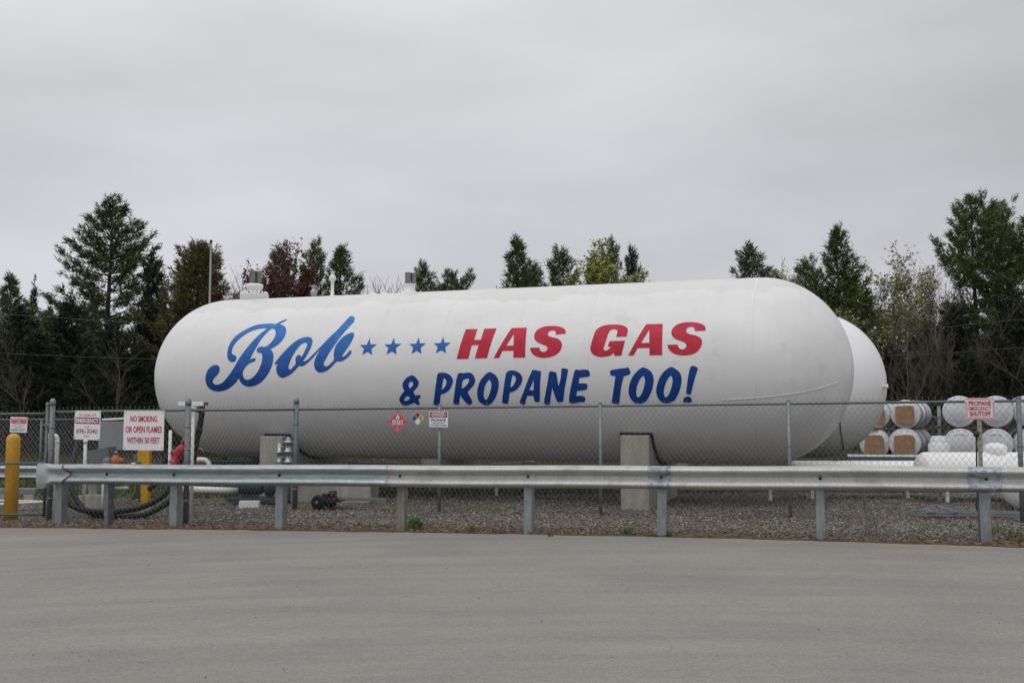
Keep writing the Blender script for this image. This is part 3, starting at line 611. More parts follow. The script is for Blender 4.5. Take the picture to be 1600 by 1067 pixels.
def gpost(px, m, w_=.115, dp=.15, closed=False):
    s = rail_s(px); mb = MB(); top = TOP-.02+s*slope; z0 = -.15+s*slope; h = top-z0; t = .012
    if closed: mb.box((s, .02+dp/2, z0+h/2), (w_, dp, h), bev=.012)
    else:      # channel: front flange, web on the right, back flange
        mb.box((s, .018+t/2, z0+h/2), (w_, t, h), bev=.003)
        mb.box((s+w_/2-t/2, .018+dp/2, z0+h/2), (t, dp-2*t, h))
        mb.box((s, .018+dp-t/2, z0+h/2), (w_, t, h), bev=.003)
    ln_ = math.sin(px*1.3)*.018; mb.v = [(x+(z-z0)*ln_, y, z) for x, y, z in mb.v]
    o = mb.build('post', m, gr)
    bt = MB(); bt.lathe([(.022,0),(.022,.008),(.014,.016),(.004,.018)], 12, Matrix.Translation((s+.01, .000, TOP-.156+s*slope)) @ Matrix.Rotation(math.pi/2, 4, 'X')); bt.build('bolt', M['black'], gr)
    return o
for px, m, w_, c in ((95,'post',.12,0),(169,'galv_dark',.07,0),(273,'post',.125,0),(437,'post',.12,0),(625,'post_brown',.12,1),(824,'post',.115,0),(1031,'post',.12,0),(1278,'post',.105,0),(1536,'post',.125,0),(1830,'post',.12,0)):
    gpost(px, M[m], w_, .15, c)
for sb in (s_b, s_c):
    for dx in (-.11, .11):
        for tz in (.045, .235):
            bt = MB(); bt.lathe([(.014,0),(.014,.006),(.008,.012),(.002,.013)], 8, Matrix.Translation((sb+dx, -.083 if tz > .1 else -.078, TOP-tz+sb*slope)) @ Matrix.Rotation(math.pi/2, 4, 'X')); bt.build('splice_bolt', M['rail_dark'], gr)
# ------------------------------------------------------------------ chain link fences
def wire_panel(mb, p0, p1, z0, z1, w_=.088, h=.118, r=.0019, barbs=True, zs=0):
    p0 = Vector(p0); p1 = Vector(p1); d = (p1-p0); L = d.length; d = d/L; nrm = Vector((-d.y, d.x, 0)); H = z1-z0; sl = h/w_
    def put(x, z, o): b = p0+d*x+nrm*o; return Vector((b.x, b.y, z0+z+zs*x))
    for sg in (1, -1):
        k0 = int(-H/h)-1; k1 = int(L/w_)+int(H/h)+2
        for k in range(k0, k1):
            xb = k*w_           # at z=0
            xt = xb+sg*H/sl
            xa, za, xc, zb = xb, 0., xt, H
            lo, hi = 0., 1.
            if xt != xb:
                t0 = (0-xb)/(xt-xb); t1 = (L-xb)/(xt-xb); lo = max(0, min(t0, t1)); hi = min(1, max(t0, t1))
            if hi-lo < 1e-3: continue
            A = put(xb+(xt-xb)*lo, H*lo, sg*.002); B = put(xb+(xt-xb)*hi, H*hi, sg*.002)
            mb.tube([A, B], r, 4, False)
    if barbs:
        x = w_/2
        while x < L:
            A = put(x, H, 0); mb.tube([A, A+Vector((0, 0, .030)), A+Vector((.006, 0, .048))], .0026, 4, False); mb.tube([A+Vector((0,0,.02)), A+Vector((-.012, 0, .046))], .002, 3, False); x += w_
def fence(label, pts, posts, ztop=1.8, name='chain_link_fence', m='galv_dark', barbs=True, group=None, **kw):
    p0 = Vector(pts[0]); root = thing(name, (p0.x, p0.y, g(p0.x)), label, 'fence', group)
    o = Vector((p0.x, p0.y, g(p0.x)))
    mesh = MB(); tr = MB()
    for a, b in zip(pts, pts[1:]):
        a = Vector((*a, 0)) if len(a) == 2 else Vector(a); b = Vector((*b, 0)) if len(b) == 2 else Vector(b)
        sl = (g(b.x)-g(a.x))/(b-a).length
        wire_panel(mesh, a-Vector((o.x, o.y, 0)), b-Vector((o.x, o.y, 0)), g(a.x)-o.z+.03, g(a.x)-o.z+ztop, zs=sl, barbs=barbs, **kw)
        tr.tube([(a.x-o.x, a.y-o.y+.03, g(a.x)-o.z+ztop-.03), (b.x-o.x, b.y-o.y+.03, g(b.x)-o.z+ztop-.03)], .021, 10)
    mesh.build('wire_mesh', M['wire'], root); tr.build('top_rail', M[m], root)
    for (x, y, r, ht, capd, pm) in posts:
        z = g(x)-o.z; mb = MB(); mb.tube([(x-o.x, y-o.y, z-.15), (x-o.x, y-o.y, z+ht)], r, 14); po = mb.build('post', M[pm], root)
        cp = MB(); T = Matrix.Translation((x-o.x, y-o.y, z+ht))
        cp.lathe([(r*1.12,-.05),(r*1.15,0),(r*1.0,.03),(r*.6,.055),(r*.1,.065)], 14, T) if capd else cp.lathe([(r*1.1,-.012),(r*1.1,.004),(r*.3,.012)], 12, T)
        cp.build('post_cap', M['galv'], po)
        for zz in ((.35,.75,1.15,1.5) if capd else (.5,1.1,)):
            bd = MB(); bd.lathe([(r+.002,zz),(r+.006,zz+.002),(r+.006,zz+.022),(r+.002,zz+.024)], 14, Matrix.Translation((x-o.x, y-o.y, z)))
            bd.build('tension_band', M['galv'], po)
    return root
def fC(px):
    u = (px-800)/F*.9975; Y = 16.7/(1+.28*u); return (X_at(px, Y), Y)
pA = (X_at(82, 16.4), 16.4); pB = (X_at(294, 15.6), 15.6); pC = fC(463)
fC_px = [687, 938, 1232, 1592]
endC = (10.6, 16.7-.28*10.6)
fence('chain link fence panel carrying the two big white warning signs', [pA, pB], [(*pA, .044, 1.93, True, 'galv_dark')])
fence('short chain link fence panel running back between two capped posts', [pB, pC], [(*pB, .044, 1.90, True, 'galv_dark')])
fence('long chain link fence in front of the tanks, hung with small signs', [pC, endC], [(*pC, .044, 1.93, True, 'galv_dark')]+[(*fC(px), .027 if px != 1592 else .036, 1.82, False, 'galv' if px != 1592 else 'galv_dark') for px in fC_px]+[(*endC, .03, 1.82, False, 'galv')])
# gate leaf on the left
gx1, gy = X_at(74, 16.42), 16.42; gx0 = gx1-3.6
gate = thing('chain_link_gate', (gx1, gy, g(gx1)), 'grey pipe framed chain link gate at the left edge', 'gate')
mb = MB(); W_ = gx1-gx0; zz = [(.10), (.93), (1.745)]
for z in zz: mb.tube([(-W_, .0, z-.03), (0, 0, z)], .020, 10)
mb.tube([(0, 0, .05), (0, 0, 1.87)], .024, 12); mb.tube([(-W_, 0, .02), (-W_, 0, 1.80)], .024, 12)
mb.build('gate_frame', M['galv_dark'], gate)
mb = MB(); wire_panel(mb, (-W_, -.02, 0), (0, -.02, 0), .09, 1.745); mb.build('wire_mesh', M['wire'], gate)
mb = MB(); mb.lathe([(.027,0),(.03,.02),(.02,.05),(.004,.06)], 12, Matrix.Translation((0, 0, 1.87))); mb.build('post_cap', M['galv'], gate)
mb = MB(); mb.box((.04, -.03, 1.56), (.18, .02, .03)); mb.box((.04, -.03, .55), (.18, .02, .03)); mb.build('hinge', M['galv'], gate)
# rear boundary fence, far left and far right
fence('distant chain link fence behind the gate', [(-19, 27.5), (-9.2, 26.2)], [(-16, 27.1, .03, 1.62, False, 'galv_dark'), (-12.6, 26.65, .03, 1.62, False, 'galv_dark')], ztop=1.63, w_=.1, h=.13, r=.003)
fence('distant chain link fence behind the stacked wrapped tanks', [(11.5, 36.5), (24, 35)], [(X_at(1467, 36.1), 36.1, .06, 1.75, False, 'galv'), (19, 35.6, .05, 1.75, False, 'galv')], ztop=1.4, w_=.1, h=.13, r=.003)
# ------------------------------------------------------------------ signs
def text_mesh(s, wid, hgt, bold=.0, shear=0):
    cu = bpy.data.curves.new('t', 'FONT'); cu.body = s; cu.size = 1; cu.offset = bold; cu.shear = shear; cu.resolution_u = 4
    ob = bpy.data.objects.new('t', cu); COL.objects.link(ob); dg = bpy.context.evaluated_depsgraph_get(); dg.update()
    me = bpy.data.meshes.new_from_object(ob.evaluated_get(dg)); bpy.data.objects.remove(ob); bpy.data.curves.remove(cu)
    V = [v.co.copy() for v in me.vertices]; fs = [list(p.vertices) for p in me.polygons]; bpy.data.meshes.remove(me)
    x0, x1 = min(v.x for v in V), max(v.x for v in V); y0, y1 = min(v.y for v in V), max(v.y for v in V)
    return [((v.x-x0)/(x1-x0)*wid-wid/2, (v.y-y0)/(y1-y0)*hgt-hgt/2) for v in V], fs
class Sign:
    def __init__(s, name, c, rz, label, tilt=0):
        s.root = thing(name, c, label, 'sign', rz=rz); s.root.rotation_euler = (0, tilt, rz); s.k = 0
    def panel(s, w_, h, m='sign_white', poly=None, name='panel', d=.004, r=.006):
        mb = MB()
        if poly: mb.prism(poly, -d/2, d/2)
        else:
            pl = []
            for cx, cz, a0 in ((w_/2-r, h/2-r, 0), (-w_/2+r, h/2-r, 90), (-w_/2+r, -h/2+r, 180), (w_/2-r, -h/2+r, 270)):
                for i in range(4): a = R_(a0+30*i); pl.append((cx+r*math.cos(a), cz+r*math.sin(a)))
            mb.prism(pl, -d/2, d/2)
        return mb.build(name, M[m], s.root)
    def poly(s, pl, m, name='printed_band', lift=1):
        mb = MB(); mb.addm([(x, -.002-.0015*lift, z) for x, z in pl], [tuple(range(len(pl)))]); return mb.build(name, M[m], s.root)
    def rect(s, x, z, w_, h, m, lift=1, name='printed_band'): return s.poly([(x-w_/2, z-h/2), (x+w_/2, z-h/2), (x+w_/2, z+h/2), (x-w_/2, z+h/2)], m, name, lift)
    def text(s, t, x, z, w_, h, m, bold=.02, lift=2):
        V, fs = text_mesh(t, w_, h, bold); mb = MB(); mb.addm([(a+x, -.002-.0015*lift, b+z) for a, b in V], fs); return mb.build('lettering', M[m], s.root)
    def bolts(s, pts, m='black'):
        mb = MB()
        for x, z in pts: mb.lathe([(.008,0),(.008,.005),(.002,.008)], 8, Matrix.Translation((x, -.002, z)) @ Matrix.Rotation(math.pi/2, 4, 'X'))
        mb.build('fixing_bolts', M[m], s.root)
aA = math.atan2(pB[1]-pA[1], pB[0]-pA[0]); aC = math.atan2(-.28, 1)
def at_line(px, p, q, off=.05):
    best = min(np.linspace(0, 1, 2001), key=lambda t: abs(P(px, 643, p[1]+(q[1]-p[1])*t).x-(p[0]+(q[0]-p[0])*t)))
    x = p[0]+(q[0]-p[0])*best; y = p[1]+(q[1]-p[1])*best; d = Vector((q[0]-p[0], q[1]-p[1])).normalized()
    return x+d.y*off, y-d.x*off
# no smoking
x, y = at_line(228.5, pA, pB); k = y/F
s = Sign('warning_sign', (x, y, Z_at(672.5, y)), aA, 'large white sign with three rows of red capitals about smoking and flames')
Wd, Hd = 75*k, 61*k; s.panel(Wd, Hd)
s.text('NO SMOKING', -.2*k, 18.0*k, 50*k, 9.5*k, 'sign_red', .025); s.text('OR OPEN FLAMES', 0*k, 1.5*k, 67*k, 10*k, 'sign_red', .025); s.text('WITHIN 50 FEET', -.2*k, -15.3*k, 61*k, 9.5*k, 'sign_red', .025)
s.bolts([(-Wd/2+.03, Hd/2-.03), (Wd/2-.03, Hd/2-.03), (-Wd/2+.03, -Hd/2+.03), (Wd/2-.03, -Hd/2+.03)])
# emergency
x, y = at_line(140.5, pA, pB); k = y/F
s = Sign('emergency_sign', (x, y, Z_at(664.3, y)), aA, 'white emergency phone number sign with a maroon band', tilt=.02)
Wd, Hd = 49*k, 45*k; s.panel(Wd, Hd)
s.text('In case of', 0, 16.5*k, 31*k, 5*k, 'sign_pink', .01); s.rect(0, 7.2*k, 46*k, 10*k, 'sign_maroon'); s.text('EMERGENCY', 0, 7.2*k, 43*k, 6.6*k, 'sign_white', .03)
s.text('call', 0, -2.2*k, 7*k, 3*k, 'sign_pink', 0); s.text('696-3040', 0, -9.0*k, 40*k, 7.3*k, 'sign_maroon', .005); s.text('24/7', 0, -17*k, 10*k, 3.6*k, 'sign_pink', 0)
s.bolts([(-Wd/2+.02, Hd/2-.025), (Wd/2-.02, Hd/2-.025), (-Wd/2+.02, -Hd/2+.025), (Wd/2-.02, -Hd/2+.025)])
# keep out (on the gate)
y = 16.36; x = X_at(30, y); k = y/F
s = Sign('keep_out_sign', (x, y, Z_at(663.5, y)), 0, 'small white sign with a red header hung on the gate', tilt=.03)
s.panel(26.5*k, 24*k); s.rect(0, 8.1*k, 24.5*k, 3.6*k, 'sign_redpale'); s.text('RESTRICTED', 0, 8.1*k, 22*k, 2.5*k, 'sign_white', .02); s.rect(0, 4.0*k, 23.5*k, 4*k, 'sign_red'); s.text('AREA', 0, 4.0*k, 9*k, 2.6*k, 'sign_white', .02)
for xx in (-8.3, 8.3): s.rect(xx*k, 4.0*k, 5*k, .5*k, 'sign_white', 2)
s.text('UNAUTHORIZED', 0, -.7*k, 19*k, 1.7*k, 'sign_grey', .0); s.text('PERSONS', 0, -3.8*k, 11*k, 1.7*k, 'sign_grey', .0); s.text('KEEP OUT', 0, -8.1*k, 21*k, 3.6*k, 'sign_grey', .02)
# hazard placards on the long fence
x, y = at_line(623, pC, endC); k = y/F
s = Sign('hazard_placard', (x, y, Z_at(659, y)), aC, 'red diamond placard with a white flame and number panel on the fence')
D = lambda r: [(0, r*k), (r*k, 0), (0, -r*k), (-r*k, 0)]
s.panel(0, 0, 'sign_redpale', D(17)); 
mb = MB()
for a, b in zip(D(15.6), D(15.6)[1:]+D(15.6)[:1]): 
    a = Vector(a); b = Vector(b); n_ = (b-a).normalized(); n_ = Vector((-n_.y, n_.x))*.35*k; mb.addm([(a.x, -.0035, a.y), (b.x, -.0035, b.y), (b.x-n_.x, -.0035, b.y-n_.y), (a.x-n_.x, -.0035, a.y-n_.y)], [(0,1,2,3)])
mb.build('border_line', M['sign_white'], s.root)
s.rect(-.3*k, -.8*k, 17.5*k, 8*k, 'sign_white'); s.text('1075', -.3*k, -.8*k, 15*k, 7.2*k, 'sign_black', .012)
s.poly([(0,13*k),(1.2*k,10*k),(3*k,8*k),(3.2*k,5.5*k),(1.5*k,3.9*k),(-1.6*k,3.9*k),(-3.1*k,5.6*k),(-2.6*k,8.2*k),(-1.3*k,8.8*k)], 'sign_white', 'flame_emblem'); s.poly([(0,7.5*k),(1.2*k,5.8*k),(0,4.4*k),(-1.1*k,5.6*k)], 'sign_redpale', 'flame_emblem', 2)
s.text('2', -.3*k, -9.5*k, 3*k, 4.2*k, 'sign_white', .02)
mb = MB()
for dx, dz in ((0,-17.8),(15.8,0),(-15.8,0),(0,17.5)): mb.box((dx*k, .0, dz*k), (1.6*k, .012, 1.6*k))
mb.build('clip', M['black'], s.root)
x, y = at_line(654.3, pC, endC); k = y/F
s = Sign('hazard_diamond', (x, y, Z_at(653.3, y)), aC, 'small four colour hazard diamond between the red placard and the danger sign')
s.panel(0, 0, 'sign_white', [(0, 10.7*k), (10.7*k, 0), (0, -10.7*k), (-10.7*k, 0)])
h_ = 4.95*k
def dia(cx, cz, m, nm): s.poly([(cx, cz+h_), (cx+h_, cz), (cx, cz-h_), (cx-h_, cz)], m, nm)
dia(0, 5.2*k, 'sign_red', 'red_field'); dia(-5.2*k, 0, 'sign_blue', 'blue_field'); dia(5.2*k, 0, 'sign_yellow', 'yellow_field'); dia(0, -5.2*k, 'sign_white', 'white_field')
s.text('4', 0, 5.2*k, 3*k, 4.6*k, 'sign_black', .01); s.text('1', -5.2*k, 0, 1.6*k, 4.6*k, 'sign_black', .01); s.text('0', 5.2*k, 0, 3.6*k, 5.6*k, 'sign_black', .02)
x, y = at_line(687, pC, endC); k = y/F
s = Sign('danger_sign', (x, y-.02, Z_at(655, y)), aC, 'white danger sign with a black and red header on the fence')
s.panel(31*k, 24.5*k); s.rect(0, 7*k, 28.5*k, 8*k, 'sign_black')
pl = [(12.8*k*math.copysign(abs(math.cos(a))**.6, math.cos(a)), 7*k+3.3*k*math.copysign(abs(math.sin(a))**.8, math.sin(a))) for a in np.linspace(0, 2*math.pi, 40)[:-1]]
s.poly(pl, 'sign_white', 'oval_border', 2); s.poly([(a*.955, 7*k+(b-7*k)*.85) for a, b in pl], 'sign_redpale', 'oval', 3)
s.text('DANGER', 0, 7*k, 20*k, 4*k, 'sign_white', .015, 4); s.text('PROPANE', 0, -1.2*k, 24*k, 4.3*k, 'sign_black', .012); s.text('NO SMOKING', 0, -5.9*k, 19*k, 2*k, 'sign_grey', .02); s.text('NO OPEN FLAMES', 0, -9.4*k, 26*k, 2*k, 'sign_grey', .02)
# shutoff sign on its own punched post
x, y = at_line(1527.5, pC, endC, .10); k = y/F
s = Sign('shutoff_sign', (x, y-.035, Z_at(638.3, y)), aC*.6, 'white emergency shutoff sign with red capitals and a striped red border')
Wd, Hd = 43*k, 33*k; s.panel(Wd, Hd)
s.text('PROPANE', 0, 8.2*k, 33*k, 7.2*k, 'sign_red', .035); s.text('EMERGENCY', 0, 0*k, 33*k, 6.6*k, 'sign_red', .014); s.text('SHUTOFF', 0, -8.2*k, 31*k, 7.2*k, 'sign_red', .035)
mb = MB(); st_ = 3.0*k; bw = 2.6*k
def hatch(x0, x1, z0, z1):
    L_ = (x1-x0) if (x1-x0) > (z1-z0) else (z1-z0); n_ = int(L_/st_)
    for i in range(n_):
        if (x1-x0) > (z1-z0): a = x0+(i+.1)*st_; mb.addm([(a, -.0035, z0), (a+st_*.5, -.0035, z0), (a+st_*.9, -.0035, z1), (a+st_*.4, -.0035, z1)], [(0,1,2,3)])
        else: a = z0+(i+.1)*st_; mb.addm([(x0, -.0035, a), (x1, -.0035, a+st_*.4), (x1, -.0035, a+st_*.9), (x0, -.0035, a+st_*.5)], [(0,1,2,3)])
hatch(-Wd/2+.4*k, Wd/2-.4*k, Hd/2-bw-.4*k, Hd/2-.4*k); hatch(-Wd/2+.4*k, Wd/2-.4*k, -Hd/2+.4*k, -Hd/2+bw+.4*k)
hatch(-Wd/2+.4*k, -Wd/2+bw+.4*k, -Hd/2+bw+.6*k, Hd/2-bw-.6*k); hatch(Wd/2-bw-.4*k, Wd/2-.4*k, -Hd/2+bw+.6*k, Hd/2-bw-.6*k)
mb.build('hatched_border', M['sign_redpale'], s.root)
pr = thing('punched_post', (x, y, g(x)), 'slim punched steel post holding the shutoff sign', 'post', rz=aC)
mb = MB(); zt = Z_at(630, y)-g(x); mb.box((0, 0, zt/2-.05), (.055, .05, zt+.1), bev=.004); pm = mb.build('post', M['telespar'], pr)
mb = MB(); z = .08
while z < zt-.1:
    mb.lathe([(.010,0),(.010,.0008),(.001,.001)], 10, Matrix.Translation((0, -.0255, z)) @ Matrix.Rotation(math.pi/2, 4, 'X')); z += .05*1.9
mb.build('punched_hole', M['black'], pm)
mb = MB(); mb.lathe([(.001,-.02),(.04,-.018),(.045,0),(.04,.03),(.02,.05),(.001,.052)], 16, Matrix.Translation((-.05, -.03, Z_at(678, y)-g(x))) @ Matrix.Rotation(math.pi/2, 4, 'X')); mb.build('shutoff_button', M['black'], pr)
mb = MB(); zb = Z_at(682, y)-g(x); mb.tube([(-.05, -.02, zb), (-.06, -.03, zb*.6), (-.05, -.05, .5), (-.09, -.06, .25), (-.04, -.08, .02)], .012, 8); mb.build('cable', M['rubber'], pr)
# ------------------------------------------------------------------ bollards, pipes, hoses on the left
def bollard(px, Y, r, pyt, label, box=False):
    x = X_at(px, Y); h = Z_at(pyt, Y)-g(x); t = thing('bollard', (x, Y, g(x)), label, 'bollard', 'yellow bollards'); mb = MB()
    if box:
        mb.box((0, 0, h/2-.05), (2*r, 2*r, h+.1), bev=.012)
    else: mb.lathe([(r,-.1),(r,h-r)]+[(r*math.cos(a), h-r+r*math.sin(a)) for a in np.linspace(.15, 1.5, 8)], 28)
    mb.build('post', M['yellow'], t)
    if not box:
        b = MB(); b.lathe([(r+.002,h*.04),(r+.012,h*.045),(r+.012,h*.06),(r+.002,h*.07)], 28); b.build('collar', M['yellow'], t)
    else:
        b = MB(); b.box((-r-.04, -.02, h*.86), (.08, .06, .22)); b.build('bracket', M['yellow'], t)
bollard(22.5, 16.62, .108, 677, 'yellow round topped steel bollard behind the gate')
bollard(231, 19.3, .075, 700, 'square yellow post under the smoking warning sign', True)
def pipething(name, pts, r, m, label, cat, rings=(), n=12, group=None):
    p0 = Vector(pts[0]); t = thing(name, (p0.x, p0.y, p0.z), label, cat, group); mb = MB(); mb.tube([Vector(p)-p0 for p in pts], r, n); o = mb.build('pipe', M[m], t)
    for (p, d, rr, l) in rings:
        f = MB(); dd = Vector(d).normalized(); f.tube([Vector(p)-p0-dd*l/2, Vector(p)-p0+dd*l/2], rr, 14); f.build('flange', M[m], t)
    return t
def bend(pts, k=5):
    pts = [Vector(p) for p in pts]; o = [pts[0]]
    for a, b, c in zip(pts, pts[1:], pts[2:]):
        l = min((b-a).length, (c-b).length)*.45; s_ = b+(a-b).normalized()*l; e_ = b+(c-b).normalized()*l
        for i in range(k+1): t = i/k; o.append(s_*(1-t)**2+b*2*t*(1-t)+e_*t*t)
    o.append(pts[-1]); return o
Y = 17.0; x = X_at(91, Y)
pipething('vent_pipe', bend([(x, Y, g(x)-.1), (x, Y, Z_at(680, Y)), (x-.17, Y, Z_at(680, Y)), (x-.17, Y, Z_at(705, Y))]), .036, 'white', 'white pipe bent over at the top beside the capped gate post', 'pipe', [((x, Y, Z_at(690, Y)), (0,0,1), .041, .03)])
Y = 17.2; x = X_at(135, Y)
t = pipething('pipe_stand', [(x, Y, g(x)-.1), (x, Y, Z_at(672, Y))], .028, 'white', 'slim white standpipe below the emergency phone sign', 'pipe', [((x, Y, Z_at(690, Y)), (0,0,1), .038, .05)])
Y = 18.0; x = X_at(148, Y); t = thing('concrete_block', (x, Y, g(x)), 'tapered concrete block with a white pipe stub on top', 'concrete block')
mb = MB(); mb.addm([(-.27,-.2,-.05),(.27,-.2,-.05),(.27,.2,-.05),(-.27,.2,-.05),(-.2,-.15,.28),(.24,-.15,.28),(.24,.15,.28),(-.2,.15,.28)], [(0,1,5,4),(1,2,6,5),(2,3,7,6),(3,0,4,7),(4,5,6,7)]); mb.build('block', M['concrete'], t)
mb = MB(); mb.lathe([(.065,.27),(.065,.66),(.09,.665),(.09,.70),(.02,.705)], 16); mb.build('pipe_stub', M['white'], t)
Y = 16.9; x = X_at(164, Y); pipething('pipe_stand', [(x, Y, g(x)-.1), (x, Y, Z_at(735, Y))], .018, 'white', 'thin white pipe beside the tapered concrete block', 'pipe')
for px, Y, yt, lb in ((267, 16.9, 672, 'white standpipe at the left of the red valves'), (302, 16.4, 634, 'white post carrying the white crossbar right of the capped corner post')):
    x = X_at(px, Y); pipething('pipe_stand', [(x, Y, g(x)-.1), (x, Y, Z_at(yt, Y))], .027, 'white', lb, 'pipe')
Y = 16.35; xa, xb = X_at(280, Y), X_at(320, Y); zz = Z_at(631, Y)
t = thing('crossbar', (xa, Y-.05, zz), 'white crossbar with an open end above the fence corner', 'crossbar'); mb = MB(); mb.box(((xb-xa)/2, 0, 0), (xb-xa, .07, .066), bev=.006); mb.build('bar', M['white_clean'], t)
mb = MB(); mb.box(((xb-xa)+.031, 0, 0), (.06, .06, .058)); mb.build('end_plug', M['wood'], t)
# loading hose dropping from the crossbar, and the two long hoses on the ground
pipething('loading_hose', [P(x_, y_, 16.55) for x_, y_ in ((316,634),(315,650),(311,672),(306,695),(303,712),(299,735),(290,760))], .050, 'rubber', 'thick black loading hose hanging from the white crossbar', 'hose', [(P(311,672,16.55), (.1,0,1), .058, .08), (P(313,640,16.55), (.1,0,1), .062, .10)])
def ground_hose(pxs, r, label, Y0):
    pts = []
    for (a, b, dy) in pxs: pts.append(P(a, b, Y0+dy))
    pts = smooth_path(pts); return pipething('black_hose', pts, r, 'rubber', label, 'hose')
def smooth_path(pts, k=6):
    o = []; n = len(pts)
    for i in range(n-1):
        p0, p1, p2, p3 = pts[max(i-1,0)], pts[i], pts[i+1], pts[min(i+2,n-1)]
        for j in range(k):
            t = j/k; o.append(.5*((2*p1)+(p2-p0)*t+(2*p0-5*p1+4*p2-p3)*t*t+(3*p1-p0-3*p2+p3)*t**3))
    o.append(pts[-1]); return o
ground_hose([(122,690,1.2),(114,725,.9),(111,755,.6),(118,778,.4),(132,795,.3),(155,806,.2),(190,808,.2),(225,804,.2),(250,793,.3),(268,780,.4),(280,765,.5)], .048, 'thick black hose sagging in a long loop under the guardrail', 16.35)
ground_hose([(104,780,.3),(112,789,.2),(128,796,.1),(150,799,0),(180,799,0),(215,794,.1),(245,781,.2),(264,764,.3),(266,745,.4)], .050, 'second black hose lying just above the lowest hose loop', 16.5)
for i, pts in enumerate(([(232,765),(250,750),(270,735),(285,715)], [(250,735),(258,720),(268,706),(276,700)])):
    pipething('black_hose', smooth_path([P(a, b, 18.2+.1*i) for a, b in pts]), .05, 'rubber', ('black hose slanting up beside the yellow post', 'short black hose leading up to the red valve')[i], 'hose')
# red valves
def red_valve(px, py, Y, lean, label, h=.42, w_=.075):
    c = P(px, py, Y); t = thing('emergency_valve', c, label, 'valve', 'red shutoff valves by the fence corner'); t.rotation_euler = (0, lean, 0)
    mb = MB(); mb.lathe([(w_*.75,-.16),(w_*1.15,-.155),(w_*1.15,-.125),(w_*.8,-.12),(w_*.95,0),(w_*1.15,.06),(w_*1.15,.12),(w_*.8,.18),(w_*.6,.22),(w_*.95,.225),(w_*.95,h*.62),(w_*.4,h*.66)], 18); mb.build('body', M['red'], t)
    mb = MB(); mb.lathe([(.03,h*.64),(.045,h*.68),(.045,h*.78),(.02,h*.8)], 14); mb.build('coupling', M['chrome'], t)
    mb = MB(); mb.tube([(w_*.8, -.02, .1), (w_*1.8, -.05, .13), (w_*2.6, -.06, .06)], .013, 8); mb.build('lever', M['chrome'], t)
    mb = MB(); mb.tube([(0, 0, .05), (-w_*1.6, -.03, 0)], w_*.5, 12); mb.build('side_port', M['red'], t)
red_valve(279, 712, 16.7, .5, 'leaning red shutoff valve left of the capped corner post', .5, .085); red_valve(301, 712, 16.75, .05, 'upright red shutoff valve right of the capped corner post', .42, .08)
# pipe rack under the left tank end, cabinets
Y = 20.2; x = X_at(177, Y); za = Z_at(703, Y); zb = Z_at(659, Y)
t = thing('panel_board', (x+.15, Y, g(x)), 'pale grey sheet metal board behind the smoking sign', 'panel'); mb = MB(); mb.box((0, 0, (za+zb)/2-g(x)), (.85, .05, zb-za), bev=.01); mb.build('sheet', M['pale_panel'], t)
mb = MB(); mb.tube([(-.36, .05, -.1), (-.36, .05, zb-g(x))], .03, 8); mb.tube([(.36, .05, -.1), (.36, .05, zb-g(x))], .03, 8); mb.build('leg', M['galv_dark'], t)
pipething('overhead_pipe', [P(160, 656, 20.0), P(198, 654, 20.0)], .026, 'white', 'thin white pipe running above the pale sheet metal board', 'pipe')
Y = 18.8; x = X_at(157, Y); za = Z_at(698, Y)-g(x); t = thing('metal_cabinet', (x, Y, g(x)), 'grey metal cabinet with a sloping lid behind the emergency sign', 'cabinet')
mb = MB(); mb.addm([(-.22,-.18,.3),(.24,-.18,.3),(.24,.2,.3),(-.22,.2,.3),(-.22,-.18,za-.08),(.24,-.18,za),(.24,.2,za),(-.22,.2,za-.08)], [(0,1,5,4),(1,2,6,5),(2,3,7,6),(3,0,4,7),(4,5,6,7),(0,3,2,1)]); mb.build('body', M['cabinet'], t)
mb = MB(); mb.box((-.02, -.187, za*.75), (.012, .012, .12)); mb.build('handle', M['chrome'], t); mb = MB()
for sx in (-.18, .2): mb.box((sx, 0, .1), (.05, .05, .42))
mb.build('leg', M['galv_dark'], t)
Y = 18.5; x = X_at(183, Y); zb = Z_at(724, Y); t = thing('orange_valve', (x, Y, zb), 'orange capped valve fitting left of the square yellow post', 'valve')
mb = MB(); mb.lathe([(.05,-.25),(.05,-.06),(.085,-.05),(.085,.10),(.055,.12),(.055,.15),(.01,.16)], 16); mb.tube([(0,0,.03), (.15,0,.06)], .05, 12); mb.build('body', M['orange'], t); mb = MB(); mb.lathe([(.015,.15),(.015,.19),(.03,.195),(.03,.22),(.005,.225)], 10); mb.build('stem', M['chrome'], t)
x = X_at(170, Y); t = thing('filter_pot', (x, Y, zb-.06), 'dark round filter pot left of the orange valve', 'filter'); mb = MB(); mb.lathe([(.085,-.2),(.085,.1),(.07,.15),(.03,.17),(.005,.18)], 18); mb.build('pot', M['cabinet'], t); mb = MB(); mb.lathe([(.09,.04),(.098,.045),(.098,.065),(.09,.07)], 18); mb.build('clamp_ring', M['chrome'], t)
x = X_at(206, Y); t = thing('small_valve', (x, Y, zb-.02), 'black iron valve handle with a brass body right of the orange valve', 'valve'); mb = MB(); mb.tube([(-.12,0,.02),(.05,0,.0),(.16,0,-.01)], .022, 8); mb.build('handle', M['black'], t); mb = MB(); mb.lathe([(.03,-.1),(.03,0),(.045,.01),(.045,.05),(.01,.06)], 12, Matrix.Translation((.06,0,-.02))); mb.build('body', M['sign_yellow'], t)
